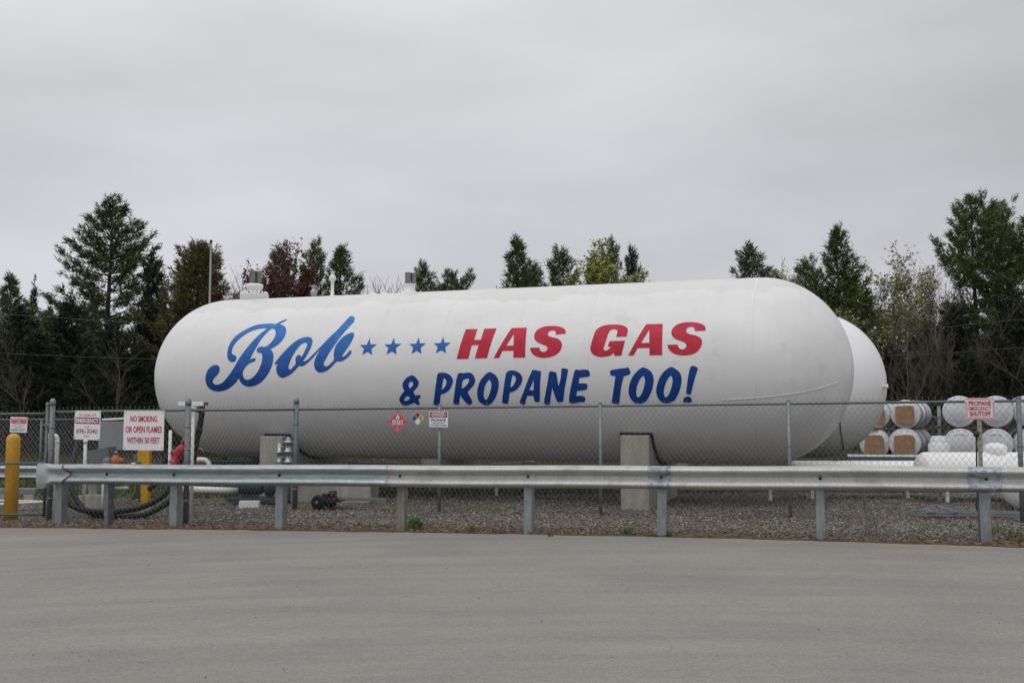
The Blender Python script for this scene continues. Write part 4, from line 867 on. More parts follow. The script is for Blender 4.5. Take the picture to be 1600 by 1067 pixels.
x = X_at(222, 19.6); t = thing('electric_box', (x, 19.6, Z_at(718, 19.6)), 'small grey electric box left of the square yellow post', 'box'); mb = MB(); mb.box((0,0,0), (.26,.12,.2), bev=.01); mb.tube([(0,0,-.1),(0,0,-.95)], .025, 8); mb.build('box', M['cabinet'], t); mb = MB(); mb.box((0,-.066,0), (.21,.012,.15), bev=.003); mb.build('cover', M['galv_dark'], t)
# white pipe runs
Y = 18.6; pipething('pipe_run', [P(284,764,Y), P(375,766.5,Y+.4)], .060, 'white_clean', 'thick white pipe lying level right of the fence corner', 'pipe', [(P(300,764.3,Y+.06), (1,0,0), .085, .05)])
Y = 19.5; pipething('elbow_pipe', bend([P(305,718,Y), P(325,718,Y), P(330,740,Y)]), .05, 'white', 'short white elbow pipe right of the red valves', 'pipe')
Y = 19.0; pipething('white_pipe', [P(165,764,Y), P(200,762,Y)], .028, 'white', 'thin white pipe low behind the loop of black hose', 'pipe')
pipething('low_pipe', [P(-40,789.5,17.6), P(75,784,17.8)], .022, 'white', 'thin white pipe lying on the gravel behind the gate', 'pipe')
pipething('low_pipe', [P(-40,781,18.3), P(70,783.5,18.0)], .02, 'white', 'upper thin white pipe behind the gate, crossing the other', 'pipe')
Y = 21.2
pipething('manifold_pipe', [P(545,724.5,Y), P(625,724.5,Y-.1)], .045, 'white', 'white manifold pipe under the belly of the lettered tank, left of its middle', 'pipe', [(P(583,724.5,Y), (1,0,0), .1, .06), (P(598,724.5,Y), (1,0,0), .1, .05), (P(560,724.5,Y), (1,0,0), .08, .04)])
pipething('manifold_pipe', [P(765,726,20.5), P(842,725,20.2)], .04, 'white', 'white manifold pipe under the belly of the lettered tank, right of its middle', 'pipe', [(P(825,725,20.3), (1,0,0), .08, .25)])
Y = 20.8; pipething('green_pipe', [P(330,721,Y), P(405,721,Y-.3)], .05, 'pump', 'dark green pipe between the elbow pipe and the left saddle', 'pipe', [(P(392,720,Y-.25), (1,0,0), .085, .3), (P(350,720,Y), (1,0,0), .08, .1)])
for px, Y, lb in ((776, 20.2, 'white marker stake under the middle of the lettered tank'), (1201, 18.6, 'white stub post under the right end of the lettered tank')):
    x = X_at(px, Y); t = thing('marker_stake', (x, Y, g(x)), lb, 'stake'); mb = MB(); mb.box((0,0,.25), (.06,.06,.62), bev=.006); mb.build('stake', M['white_clean'], t)
x = X_at(1163, 17.6); pipething('thin_rod', [(x, 17.6, g(x)-.05), (x, 17.6, Z_at(704, 17.6))], .012, 'galv', 'thin grey rod standing behind the fence under the tank', 'rod')
# meter / valve cluster on the left saddle
c = P(451, 704, 19.15); t = thing('valve_cluster', c, 'bright steel valve cluster fixed beside the left concrete saddle', 'valve')
mb = MB(); mb.lathe([(.05,-.32),(.05,-.24),(.11,-.235),(.11,-.20),(.085,-.19),(.085,-.04),(.115,-.035),(.115,.0),(.085,.01),(.085,.14),(.115,.145),(.115,.18),(.06,.2),(.04,.26),(.005,.27)], 20); mb.build('body', M['chrome'], t)
mb = MB()
for zz in (-.12, .07): mb = MB(); mb.tube([(-.08,-.02,zz), (-.16,-.05,zz)], .045, 12); mb.build('side_port', M['chrome'], t)
mb = MB(); mb.lathe([(.04,-.28),(.07,-.275),(.07,-.245),(.05,-.24),(.05,-.1),(.07,-.095),(.07,-.07),(.05,-.06),(.05,.08),(.03,.1),(.005,.105)], 16, Matrix.Translation((-.16,-.05,.05))); mb.build('side_column', M['chrome'], t)
mb = MB(); mb.tube([(.08,0,.14),(.17,-.02,.13),(.19,-.02,0),(.16,-.02,-.1)], .014, 8); mb.build('handle', M['chrome'], t)
mb = MB(); mb.tube([(0,0,-.3),(0,0,-1.0)], .05, 12); mb.build('riser_pipe', M['galv_dark'], t)
# pump skid
x = X_at(407, 18.9); t = thing('pump_skid', (x, 18.9, g(x)), 'dark blue pump and motor on a steel skid left of the saddle', 'pump')
mb = MB(); mb.box((0,0,.10), (1.05,.45,.08), bev=.01); mb.build('skid', M['pump'], t)
mb = MB(); mb.lathe([(.05,-.40),(.14,-.38),(.15,-.3),(.15,.02),(.13,.06),(.05,.07)], 20, Matrix.Translation((.02,0,.34)) @ Matrix.Rotation(math.pi/2, 4, 'Y'), wob=lambda a, z: 1+.03*math.cos(a*16)); mb.build('motor', M['pump'], t)
mb = MB(); mb.lathe([(.02,.1),(.17,.11),(.19,.16),(.19,.24),(.12,.3),(.06,.32)], 20, Matrix.Translation((.02,0,.34)) @ Matrix.Rotation(math.pi/2, 4, 'Y')); mb.tube([(.22,0,.45),(.22,0,.7)], .06, 12); mb.build('pump_housing', M['pump'], t)
x = X_at(393, 18.3); t = thing('white_block', (x, 18.3, g(x)), 'low white block in front of the dark pump skid', 'block'); mb = MB(); mb.box((0,0,.055), (.36,.16,.13), bev=.008); mb.box((-.12,-.082,.055), (.02,.01,.1)); mb.build('block', M['white_clean'], t)
# slab beneath left saddle
c = C1+AX*(solve_t(424)+.8)+NR*1.2; t = thing('concrete_slab', (c.x, c.y, g(c.x)), 'low concrete footing wall right of the left saddle', 'footing', rz=math.atan2(AX.y, AX.x)); mb = MB(); mb.box((.35,.1,.17), (1.9,.35,.42), bev=.015); mb.build('footing', M['concrete'], t)
# dolly
c = P(500, 787, 17.75); gz = g(c.x); t = thing('trailer_dolly', (c.x, c.y, gz), 'black wheeled trailer dolly with a steel bar in the gravel', 'dolly', rz=-.35)
T = Matrix.Translation((0,0,.13)) @ Matrix.Rotation(math.pi/2, 4, 'X')
for dy, nm in ((-.05, 0), (.35, 1)):
    Td = Matrix.Translation((0,dy,0)) @ T; mb = MB(); mb.lathe([(.075,-.05),(.11,-.055),(.13,-.035),(.135,0),(.13,.035),(.11,.055),(.075,.05)], 24, Td); wq = mb.build('wheel', M['rubber'], t)
    mb = MB(); mb.lathe([(.02,-.045),(.078,-.05),(.078,.05),(.02,.045)], 20, Td); mb.lathe([(.03,.04),(.03,.07),(.005,.075)], 12, Td); mb.build('rim', M['galv_dark'], wq)
mb = MB(); mb.box((.16,.15,.17), (.34,.36,.07), bev=.01); mb.lathe([(.07,0),(.07,.16),(.05,.17)], 14, Matrix.Translation((.2,.1,.16))); mb.box((.1,.02,.24), (.10,.1,.09), bev=.01); mb.build('chassis', M['black'], t)
mb = MB(); mb.box((.28,.05,.18), (.06,.05,.07)); mb.build('latch', M['red'], t)
mb = MB(); mb.box((.80,.10,.20), (.95,.08,.05), bev=.006); mb.build('drawbar', M['galv'], t)
# ------------------------------------------------------------------ small white tanks on the right
def small_tank(name, p, az, R, L, label, lugs=True, dome=True, legs=True, m='white_clean'):
    t = thing(name, (p[0], p[1], g(p[0])), label, 'propane tank', 'white yard tanks', rz=az); zc_ = p[2]-g(p[0])
    prof = [(R*math.cos(a), -R*.55*math.sin(a)) for a in np.linspace(math.pi/2, 0, 10)]+[(R, L)]+[(R*math.cos(a), L+R*.55*math.sin(a)) for a in np.linspace(.01, math.pi/2, 10)]
    mb = MB(); mb.lathe([(max(r, 1e-4), z) for r, z in prof], 48, Matrix.Translation((0,0,zc_)) @ Matrix.Rotation(math.pi/2, 4, 'Y')); mb.build('shell', M[m], t)
    if legs:
        for s_ in (L*.12, L*.88):
            for sy in (-1, 1):
                b = MB(); b.box((s_, sy*R*.45, (zc_-R*.8)/2-.03), (.06, .05, zc_-R*.8+.06), bev=.005); b.build('leg', M[m], t)
    if lugs:
        for s_ in (L*.06, L*.94):
            b = MB(); tor = [(s_+.045*math.cos(a), 0, zc_+R+.02+.045*math.sin(a)) for a in np.linspace(-.6, 3.75, 12)]; b.tube(tor, .014, 8); b.build('lifting_lug', M[m], t)
    if dome:
        b = MB(); b.lathe([(.19,-.05),(.20,.06),(.20,.09),(.185,.13),(.13,.17),(.06,.185),(.001,.188)], 32, Matrix.Translation((L/2, -.0, zc_+R-.02))); b.build('dome_lid', M[m], t)
    return t
Ya = 18.9; xa, xb = X_at(1240, Ya), X_at(1432, Ya); Rk = .29
small_tank('yard_tank', (xa, Ya, Z_at(719.5, Ya)-Rk), -.03, Rk, xb-xa, 'low long white tank with a flat crown behind the right fence panel', lugs=False, dome=False)
Yb = 18.0; xa = X_at(1444, Yb); Rk = .36; Lb = 2.5
small_tank('yard_tank', (xa, Yb, Z_at(706, Yb)-Rk), -.02, Rk, Lb, 'white tank with a round dome lid and lifting lug below the shutoff sign')
Yc = 16.0; Rk = .43; small_tank('yard_tank', (X_at(1602, Yc), Yc, Z_at(756, Yc)), R_(62), Rk, 2.2, 'white tank end peeking below the guardrail at the right edge', lugs=False, dome=False, legs=True)
# ------------------------------------------------------------------ stacked wrapped tanks
def wrapped(px, py, Y, az, R, L, brown, label):
    c = P(px, py, Y); t = thing('wrapped_tank', c, label, 'wrapped tank', 'wrapped white tanks stacked in two rows'); t.rotation_euler = (0, 0, -az)
    # local Y = axis, pointing away
    T = Matrix.Rotation(-math.pi/2, 4, 'X')
    prof = [(.001,-.03),(R*.35,-.02),(R*.62,.01),(R*.80,.05),(R*.86,.06),(R*.95,.055),(R,.09),(R,L-.1),(R*.9,L),(R*.4,L+.05),(.001,L+.06)]
    mb = MB(); mb.lathe(prof, 36, T); mb.build('shell', M['plastic'], t)
    b = MB()
    for s_ in (.16, .42, 1.2): b.lathe([(R+.002,s_-.02),(R+.012,s_-.018),(R+.012,s_+.018),(R+.002,s_+.02)], 36, T)
    b.build('strap', M['black'], t)
    if brown:
        h_ = R*.64; jr = random.Random(int(px*3+py)); poly = [(a_*jr.uniform(.92,1.06), b_*jr.uniform(.92,1.06)) for a_, b_ in [(-h_,-h_*.95),(-h_*.6,-h_*1.05),(h_*.6,-h_*1.05),(h_,-h_*.95),(h_*1.03,h_*.5),(h_*.9,h_*.85),(h_*.2,h_*.95),(-h_*.9,h_*.8),(-h_*1.0,h_*.4)]]
        b = MB(); b.prism(poly, -.045, -.032); b.build('end_card', M['cardboard'], t)
    else:
        b = MB(); b.tube([(-R*.35,-.015,R*.55),(0,-.02,R*.66),(R*.35,-.015,R*.55)], .008, 6); b.build('wrap_fold', M['galv'], t)
    return t
k = 31/F
for px, py, Y, rad, lb in ((1368,648,31.8,22,'upper wrapped tank with brown end card half hidden by the big rear tank'), (1414,647,31,22.3,'upper wrapped tank with a full brown end card'), (1366,693,31.6,23.5,'lower wrapped tank with brown end card beside the big rear tank'), (1413,693,31,24,'lower wrapped tank with a torn topped brown end card')):
    wrapped(px, py, Y, R_(31), rad*k, 2.4, True, lb)
for px, py, lb in ((1499,643,'upper wrapped tank with a white end left of the shutoff sign'), (1557,643,'upper wrapped tank with a white end right of the shutoff sign'), (1608,642,'upper wrapped tank with a white end cut by the right edge'), (1501,694,'lower wrapped tank with a white end left of the punched post'), (1557,694,'lower wrapped tank with a white end behind the dome lid'), (1610,694,'lower wrapped tank with a white end cut by the right edge')):
    wrapped(px, py, 30.2, R_(23), 24.6*30.2/F, 2.4, False, lb)
for i, (xa, xb, py, Y) in enumerate(((1352,1448,669.5,31.6),(1480,1650,668.5,30.6))):
    a = P(xa, py, Y); b = P(xb, py, Y); t = thing('dunnage_beam', a, ('brown timber between the two rows of brown carded tanks', 'brown timber between the two rows of white ended tanks')[i], 'timber', 'brown timbers between the stacked tanks'); mb = MB(); mb.box(((b.x-a.x)/2,0,0), (b.x-a.x,.09,.07), bev=.006); mb.build('beam', M['wood'], t); mb = MB(); mb.box(((b.x-a.x)/2,1.3,0), (b.x-a.x,.09,.07), bev=.006); mb.build('beam', M['wood'], t)
c = P(1467, 700, 29.5); t = thing('dome_hood', (c.x, c.y, g(c.x)), 'stacked white dome hoods between the brown and white ended tanks', 'hood'); mb = MB(); h0 = Z_at(681, 29.5)-g(c.x); mb.lathe([(.30,0),(.30,h0*.72),(.27,h0*.74),(.24,h0*.80),(.24,h0*.90),(.20,h0*.91),(.20,h0),(.02,h0+.01)], 28); mb.build('hood', M['plastic'], t)
mb = MB(); mb.lathe([(.305,h0*.4),(.315,h0*.41),(.315,h0*.44),(.305,h0*.45)], 28); mb.build('rim_band', M['galv'], t)
# far guardrails
def far_rail(name, a, b, zt, label, posts):
    a = Vector(a); b = Vector(b); az = math.atan2(b.y-a.y, b.x-a.x); L = (b-a).length; t = thing(name, (a.x, a.y, g(a.x)), label, 'guardrail', rz=az)
    mb = MB(); mb.sweep([(W(q), zt-q*.312) for q in WT], [(s_, 0, 0) for s_ in np.linspace(0, L, 6)], smooth=True); mb.sweep([(W(q)+.004, zt-q*.312) for q in WT], [(s_, 0, 0) for s_ in np.linspace(0, L, 6)], smooth=True); mb.build('rail_beam', M['rail_old'], t)
    for s_ in posts: q = MB(); q.box((s_, .09, zt/2-.02), (.11, .12, zt), bev=.008); q.build('post', M['post'], t)
Yf = 27.0; far_rail('far_guardrail', (X_at(1322, Yf), Yf), (X_at(1452, Yf)+.3, Yf-.3), Z_at(709, Yf)-g(10), 'short dull guardrail in front of the brown carded tanks', (.4, X_at(1402, Yf)-X_at(1322, Yf), 2.9))
Yf = 22.5; far_rail('far_guardrail', (-17, Yf+.5), (X_at(82, Yf), Yf), Z_at(726, Yf)-g(-12), 'dull guardrail seen through the gate at the left', (1.2, 3.4, 5.6))
Yf = 19.5; a = X_at(-40, Yf); b = X_at(62, Yf); t = thing('timber_curb', (a, Yf, g(a)), 'weathered grey timber beam on the ground behind the gate', 'timber'); mb = MB(); mb.box(((b-a)/2,0,.26), (b-a,.14,.12), bev=.01)
mb.build('beam', M['galv'], t)
for s_ in (.1, .55, .9): q = MB(); q.box(((b-a)*s_,0,.08), (.2,.16,.24), bev=.01); q.build('block', M['concrete'], t)
# conduit pile in the gravel
c = P(1430, 802, 15.6); t = thing('conduit_pile', (c.x, c.y, g(c.x)), 'pile of grey steel channels with clamps lying on the gravel', 'steel pile', rz=-.06)
rnd = random.Random(4)
for i in range(7):
    mb = MB(); y0 = -.32+i*.085; mb.box((.85+rnd.uniform(-.12,.12), y0, .045+.03*(i % 2)), (1.75, .035, .022), rz=rnd.uniform(-.03,.03), bev=.003); mb.build('channel', M['galv'], t)
for x_, y_ in ((.16,-.22),(.24,.12),(.52,-.20),(.55,.15)):
    mb = MB(); mb.box((x_, y_, .10), (.09,.13,.03), rz=.5, bev=.005); mb.box((x_+.03, y_, .13), (.02,.10,.06), rz=.5); mb.build('clamp', M['pale_panel'], t)
# ------------------------------------------------------------------ pole and wires
Y = 40; x = X_at(324, Y); h = Z_at(378, Y)-g(x); t = thing('light_pole', (x, Y, g(x)), 'thin grey metal pole rising behind the left end of the tank', 'pole')
mb = MB(); mb.tube([(0,0,-.2),(0,0,h)], [.055,.042], 12); mb.build('pole', M['galv'], t); mb = MB(); mb.lathe([(.06,0),(.065,.08),(.02,.1)], 10, Matrix.Translation((0,0,h-.02))); mb.build('pole_cap', M['black'], t)
mb = MB(); mb.tube([(0,0,h-.15),(-.12,0,h-.12),(-.16,0,h-.22)], .012, 6); mb.lathe([(.01,-.34),(.05,-.32),(.06,-.26),(.03,-.22),(.005,-.21)], 10, Matrix.Translation((-.16,0,h))); mb.build('camera_bracket', M['black'], t)
def wire(pix, Y, label, r=.011):
    pts = smooth_path([P(a, b, Y) for a, b in pix], 10); p0 = pts[0]; mb = MB(); mb.tube([p-p0 for p in pts], r, 5); o = mb.build('power_line', M['cable'], None); o.location = p0; tag(o, label, 'power line', 'overhead wires before the trees')
wire([(-900,452),(-400,472),(0,491),(275,507),(800,522),(1350,519),(1600,499),(2000,470),(2500,430)], 38, 'upper overhead wire crossing in front of the trees')
wire([(-900,520),(-400,538),(0,552),(240,561),(800,568),(1378,556),(1600,543),(2000,522),(2500,500)], 38, 'lower overhead wire crossing in front of the trees', .009)
# ------------------------------------------------------------------ trees
TR = np.random.RandomState(21)
def needles(C, D, n, ln, wd, spread):
    """C centres, D outward directions -> n slim triangles a tuft"""
    k = len(C); A = np.repeat(D, n, 0)+TR.normal(0, spread, (k*n, 3)); A /= np.linalg.norm(A, axis=1)[:, None]+1e-9
    B = np.repeat(C, n, 0)+TR.normal(0, ln*.28, (k*n, 3)); L = (ln*TR.uniform(.6, 1.25, k*n))[:, None]
    S = np.cross(A, TR.normal(0, 1, (k*n, 3))); S /= np.linalg.norm(S, axis=1)[:, None]+1e-9; S = S*wd
    return np.stack([B-S, B+S, B+A*L], 1).reshape(-1, 3)
def pine_data(H, rad, zb, prof, whorl=.5, limbs=6, tuft=.17, ln=.30, wd=.028, n=8, up=(-4, 48), droop=.12, gap=.12, irr=.35, flat=.35):
    C = []; D = []; wood = MB()
    lean = TR.normal(0, .012, 2)
    def ax(z): return np.array([lean[0]*z+.05*math.sin(z*.7), lean[1]*z+.05*math.cos(z*.6), z])
    wood.tube([ax(z)-np.array([0,0,.3])*(z == 0) for z in np.linspace(0, H*.985, 9)], [max(.012, .016*H*(1-q)**.9+.012) for q in np.linspace(0, 1, 9)], 7)
    z = zb; side = TR.uniform(0, 6.28)
    while z < H-.15:
        f = (z-zb)/(H-zb); nl = max(3, int(round(limbs*(1-.35*f)+TR.uniform(-1, 1)))); a0 = TR.uniform(0, 6.28)
        for i in range(nl):
            if TR.uniform() < gap: continue
            az = a0+6.283*i/nl+TR.normal(0, .25); L = rad*prof(f)*(1+irr*TR.uniform(-1, .6))*(1+.12*math.cos(az-side))
            if L < .12: continue
            el = R_(up[0]+(up[1]-up[0])*f**1.2+TR.normal(0, 6)); d = np.array([math.cos(az), math.sin(az), 0])
            b = ax(z+TR.uniform(-.1, .1))
            def pt(t): return b+d*L*t*math.cos(el)+np.array([0, 0, L*(t*math.sin(el)-droop*math.sin(t*3.1)*.6+.16*t*t)])
            wood.tube([pt(t) for t in (0, .35, .7, .97)], [.012+.010*L, .009+.006*L, .008+.003*L, .006], 4, False)
            m = max(3, int(L*(1.0/tuft)*1.9)); t = TR.uniform(.22, 1, m)**.8
            lat = TR.normal(0, 1, m)*.20*L*(1.05-t*.75)+TR.normal(0, .06, m); side_v = np.array([-d[1], d[0], 0])
            PT = np.array([pt(q) for q in t])+side_v[None]*lat[:, None]+np.stack([0*t, 0*t, TR.normal(0, flat*.3, m)*.5+np.abs(lat)*.15], 1)
            C.append(PT); dd = d[None]*.8+side_v[None]*np.sign(lat)[:, None]*np.minimum(np.abs(lat)*2, .7)[:, None]+np.array([[0, 0, .55]]); D.append(dd/np.linalg.norm(dd, axis=1)[:, None])
        z += whorl*(1-.45*f)*TR.uniform(.75, 1.25)
    C.append(np.array([ax(H-.1*i) for i in range(5)])); D.append(np.tile([0, 0, 1.], (5, 1)))
    C = np.concatenate(C); D = np.concatenate(D)
    return needles(C, D, n, ln, wd, .55), wood
def decid_data(H, spread, trunk=.12, depth=5, leaf=0, leafsize=.1, seed=0, zb=.25, twig=.010, kids=3, multi=1):
    rnd = random.Random(seed); wood = MB(); tips = []
    def grow(p, d, L, r, k):
        n = 4; pts = [p]; q = p.copy(); dd = d.copy()
        for i in range(n):
            dd = (dd+Vector((rnd.gauss(0,.11), rnd.gauss(0,.11), rnd.gauss(.04,.06)))).normalized(); q = q+dd*L/n; pts.append(q.copy())
        wood.tube(pts, [r+(r*.55-r)*i/n for i in range(n+1)], 6 if k == 0 else (4 if k < 3 else 3), False)
        if k >= 2: tips.extend(pts[1:])
        if k >= depth: tips.append(q); return
        m = kids+(1 if rnd.random() < .4 else 0)
        for i in range(m):
            t = rnd.uniform(.35, 1) if k else rnd.uniform(zb*1.2, 1); b = pts[min(n, int(t*n))]
            nd = (dd+Vector((rnd.gauss(0, spread), rnd.gauss(0, spread), rnd.gauss(.15, .25)))).normalized()
            grow(b, nd, L*rnd.uniform(.55, .8)*(1 if k else .8), max(twig, r*.5), k+1)
        if k < depth-1: grow(q, (dd+Vector((rnd.gauss(0,.15), rnd.gauss(0,.15), .1))).normalized(), L*.68, max(twig, r*.55), k+1)
    for i in range(multi):
        grow(Vector((rnd.gauss(0, .25)*(multi > 1), rnd.gauss(0, .25)*(multi > 1), -.2)), Vector((rnd.gauss(0, .05+.12*(multi > 1)), rnd.gauss(0, .05+.12*(multi > 1)), 1)).normalized(), H*.40, trunk, 0)
    V = None
    top = max(p.z for p in tips); sc = H/top
    wood.v = [(x*sc, y*sc, z*sc) for x, y, z in wood.v]
    if leaf:
        T_ = np.array([tuple(p*sc) for p in tips]); T_ = T_[TR.randint(0, len(T_), leaf)]+TR.normal(0, .12, (leaf, 3))
        V = needles(T_, np.tile([0, 0, .3], (leaf, 1)), 2, leafsize, leafsize*.35, 1.)
    return V, wood
LIB = {}
M['bark_dim'] = mat('dim_bark', (.085,.07,.058), .9, 0, (.13,.112,.097), 4, (1,1,.4), spec=.1)
def lib(key, data, fm, wm):
    V, wood = data
    cm = None
    if V is not None:
        cm = bpy.data.meshes.new('crown'); n = len(V)
        cm.vertices.add(n); cm.vertices.foreach_set('co', V.astype(np.float32).ravel()); cm.loops.add(n); cm.loops.foreach_set('vertex_index', np.arange(n, dtype=np.int32))
        cm.polygons.add(n//3); cm.polygons.foreach_set('loop_start', np.arange(0, n, 3, dtype=np.int32)); cm.polygons.foreach_set('loop_total', np.full(n//3, 3, dtype=np.int32)); cm.update(calc_edges=True); cm.materials.append(M[fm])
    wm_ = bpy.data.meshes.new('trunk'); wm_.from_pydata(wood.v, [], wood.f); wm_.polygons.foreach_set('use_smooth', [True]*len(wood.f)); wm_.materials.append(M[wm])
    LIB[key] = (cm, wm_)
def plant(key, px, Y, scale, rz, name, label, group=None, x=None, sz=1):
    x = X_at(px, Y) if x is None else x; t = thing(name, (x, Y, g(x)-.03), label, 'tree', group, rz=rz); t.scale = (scale, scale, scale*sz)
    cm, wm_ = LIB[key]
    for nm, me in (('crown', cm), ('trunk', wm_)):
        if me is None: continue
        o = bpy.data.objects.new(nm, me); COL.objects.link(o); o.parent = t
    return t
cone = lambda a, b=.8: (lambda f: max(0, (1-f))**b*a+.04)
def white_pine(f): return (.55+.45*min(1, f/.18))*(1-f)**.62*(1+.22*math.sin(f*19+.6))+.05
def round_pine(f): return math.sqrt(max(0, 1-(f*1.02-.12)**2))*(1-.55*f**3)*(1+.15*math.sin(f*17))
def open_pine(f): return (.5+.5*min(1, f/.25))*(1-f**2.2)**.8*(1+.3*math.sin(f*23+1))*.95+.04
lib('pine_big', pine_data(14., 4.1, 1.2, white_pine, .66, 7, .16, .29, .030, 10, irr=.4, gap=.12, flat=.22), 'needle', 'bark')
lib('pine_open', pine_data(14., 4.0, 3.0, open_pine, .82, 7, .15, .30, .030, 11, gap=.22, irr=.45, flat=.2), 'needle', 'bark')
lib('pine_round', pine_data(9., 2.2, 1.5, lambda f: (.35+.65*min(1, f/.3))*(1-f)**.68*1.25+.03, .46, 7, .18, .26, .028, 10, up=(4, 52), gap=.14, irr=.35), 'needle', 'bark')
lib('pine_dense', pine_data(11., 2.9, .8, cone(1.0, .85), .44, 7, .16, .26, .028, 10, up=(6, 50), gap=.10, irr=.32), 'needle', 'bark')
lib('spruce', pine_data(11., 1.15, .6, cone(1.0, 1.05), .28, 8, .14, .20, .024, 8, up=(-14, 30), gap=.06), 'needle_dark', 'bark')
lib('pine_olive', pine_data(10., 3.0, .8, lambda f: round_pine(f)*.98, .34, 8, .15, .26, .028, 8, up=(5, 60), gap=.08), 'needle_olive', 'bark')
lib('pine_fill', pine_data(9., 2.4, .5, cone(1.0, .62), .45, 7, .2, .32, .036, 8, up=(-8, 45)), 'needle_dark', 'bark')
lib('maple', decid_data(11., .55, .11, 5, 10000, .15, 3, kids=3), 'leaf_red', 'bark_grey')
lib('birch', decid_data(11., .44, .09, 5, 30000, .13, 8, kids=3), 'leaf_lime', 'bark_birch')
lib('birch_pale', decid_data(11., .46, .08, 5, 5000, .13, 12, kids=3), 'leaf_pale', 'bark_birch')
lib('bare', decid_data(10., .42, .09, 5, 0, .1, 5, kids=3, twig=.009), 'brush', 'bark_pale')
lib('bare_multi', decid_data(8., .40, .05, 4, 0, .1, 9, kids=3, multi=6, twig=.009), 'brush', 'bark_pale')
lib('bare_thin', decid_data(9., .24, .06, 4, 0, .1, 14, kids=3, multi=1, twig=.008), 'brush', 'bark_grey')
for q_ in range(4): lib('pole_%d' % q_, decid_data(9., .62, .055, 3, 0, .1, 31+q_*5, kids=4, twig=.006, zb=.35), 'brush', 'bark_dim')
def ht(py, Y, x=0): return Z_at(py, Y)-g(x)
def T_(key, px, py, Y, H0, name, label, rz=0, group=None, wide=1.0):
    s = ht(py, Y, X_at(px, Y))/H0; t = plant(key, px, Y, s*wide, rz, name, label, group); t.scale[2] = s; return t
T_('pine_big', 165, 318, 58, 14., 'pine_tree', 'tallest white pine at the left, layered limbs against the sky', .4, wide=1.1)
T_('pine_dense', 14, 430, 52, 11., 'pine_tree', 'broad dark pine at the left edge of the wood', 1.2, wide=1.0)
T_('spruce', 42, 430, 60, 11., 'spruce_tree', 'narrow pointed spruce spire between the left edge pine and the tallest pine', 0, wide=.8)
T_('pine_fill', 232, 400, 56, 9., 'pine_tree', 'slim dark pine close at the right side of the tallest left pine', 2., wide=.62)
T_('bare_thin', 244, 405, 64, 9., 'bare_tree', 'leafless thin tree between the tallest left pine and the olive pine', .3, wide=.5)
T_('bare_multi', 72, 470, 60, 8., 'bare_tree', 'pale leafless clump left of the tallest pine', 1.)
T_('pine_olive', 302, 392, 55, 10., 'pine_tree', 'olive tinged pine beside the thin light pole', .8, wide=.98)
T_('bare', 355, 412, 62, 10., 'bare_tree', 'grey leafless tree between the olive pine and the red budding maple', 2., wide=.7)
T_('pine_round', 432, 384, 60, 9., 'pine_tree', 'dark pine partly hidden in the red budding maple', 1.3, wide=.7)
T_('maple', 408, 366, 55, 11., 'maple_tree', 'maple covered in dark red spring buds', .0, wide=.95)
T_('maple', 455, 408, 56, 11., 'maple_tree', 'low red budding maple right of the taller one', 2.1, wide=.8)
T_('pine_round', 485, 379, 60, 9., 'pine_tree', 'narrow pine right of the red maple', .2, wide=.62)
T_('pine_dense', 525, 386, 56, 11., 'pine_tree', 'dense green pine behind the slim vent pipe on the tank', 2.6, wide=1.05)
T_('bare_multi', 580, 425, 52, 8., 'bare_tree', 'tan leafless brush left of the middle relief valves', .5, wide=1.5)
T_('bare_multi', 612, 428, 52, 8., 'bare_tree', 'tan leafless brush just behind the middle relief valves', 2.5, wide=1.0)
T_('pine_round', 664, 413, 60, 9., 'pine_tree', 'small pine top right of the middle relief valves', 2.9, wide=.75)
T_('pine_open', 703, 424, 60, 14., 'pine_tree', 'little open pine top showing lowest over the tank', 1.9, wide=.9)
T_('pine_dense', 812, 373, 58, 11., 'pine_tree', 'dense pointed pine alone over the middle of the tank', .9, wide=1.0)
T_('pine_round', 836, 412, 59, 9., 'pine_tree', 'shorter pine leaning on the pointed pine over the tank', 4., wide=.7)
T_('pine_round', 882, 391, 58, 9., 'pine_tree', 'dark round pine left of the lime green birch', 3.4, wide=.85)
T_('birch', 940, 366, 50, 11., 'birch_tree', 'lime green birch in new leaf over the middle of the tank', 1.0, wide=1.35)
T_('pine_round', 957, 378, 60, 9., 'pine_tree', 'pine standing up behind the lime green birch', 5., wide=.5)
T_('pine_fill', 992, 390, 58, 9., 'pine_tree', 'thin pine at the right side of the lime green birch', .7, wide=.42)
T_('pine_round', 1180, 384, 60, 9., 'pine_tree', 'round topped pine over the right end of the lettered tank', 2.2, wide=.95)
T_('pine_fill', 1224, 431, 62, 9., 'pine_tree', 'tiny pine tip just showing over the shoulder of the lettered tank', 0, wide=.5)
T_('pine_dense', 1312, 356, 56, 11., 'pine_tree', 'tall green pine behind the pale birches', 1.6, wide=1.0)
T_('pine_round', 1262, 405, 55, 9., 'pine_tree', 'low pine at the left foot of the tall green pine', .6, wide=.85)
T_('birch_pale', 1272, 396, 53, 11., 'birch_tree', 'pale barely leafed birch left of the tall green pine', 2.8, wide=.7)
T_('birch_pale', 1368, 362, 54, 11., 'birch_tree', 'tall pale yellow birch right of the tall green pine', .9, wide=1.3)
T_('birch', 1342, 408, 57, 11., 'birch_tree', 'greener young birch under the tall pale one', 3.3, wide=.85)
T_('bare', 1440, 402, 52, 10., 'bare_tree', 'big leafless tree between the birches and the right hand pine', .4, wide=1.0)
T_('bare_thin', 1412, 425, 62, 9., 'bare_tree', 'slim leafless tree near the rear tank end', 1.7)
T_('bare_multi', 1455, 440, 63, 8., 'bare_tree', 'low tan brush left of the right hand pine', .0, wide=.8)
T_('pine_open', 1530, 306, 54, 14., 'pine_tree', 'tallest open limbed pine at the right', 2.4, wide=.9)
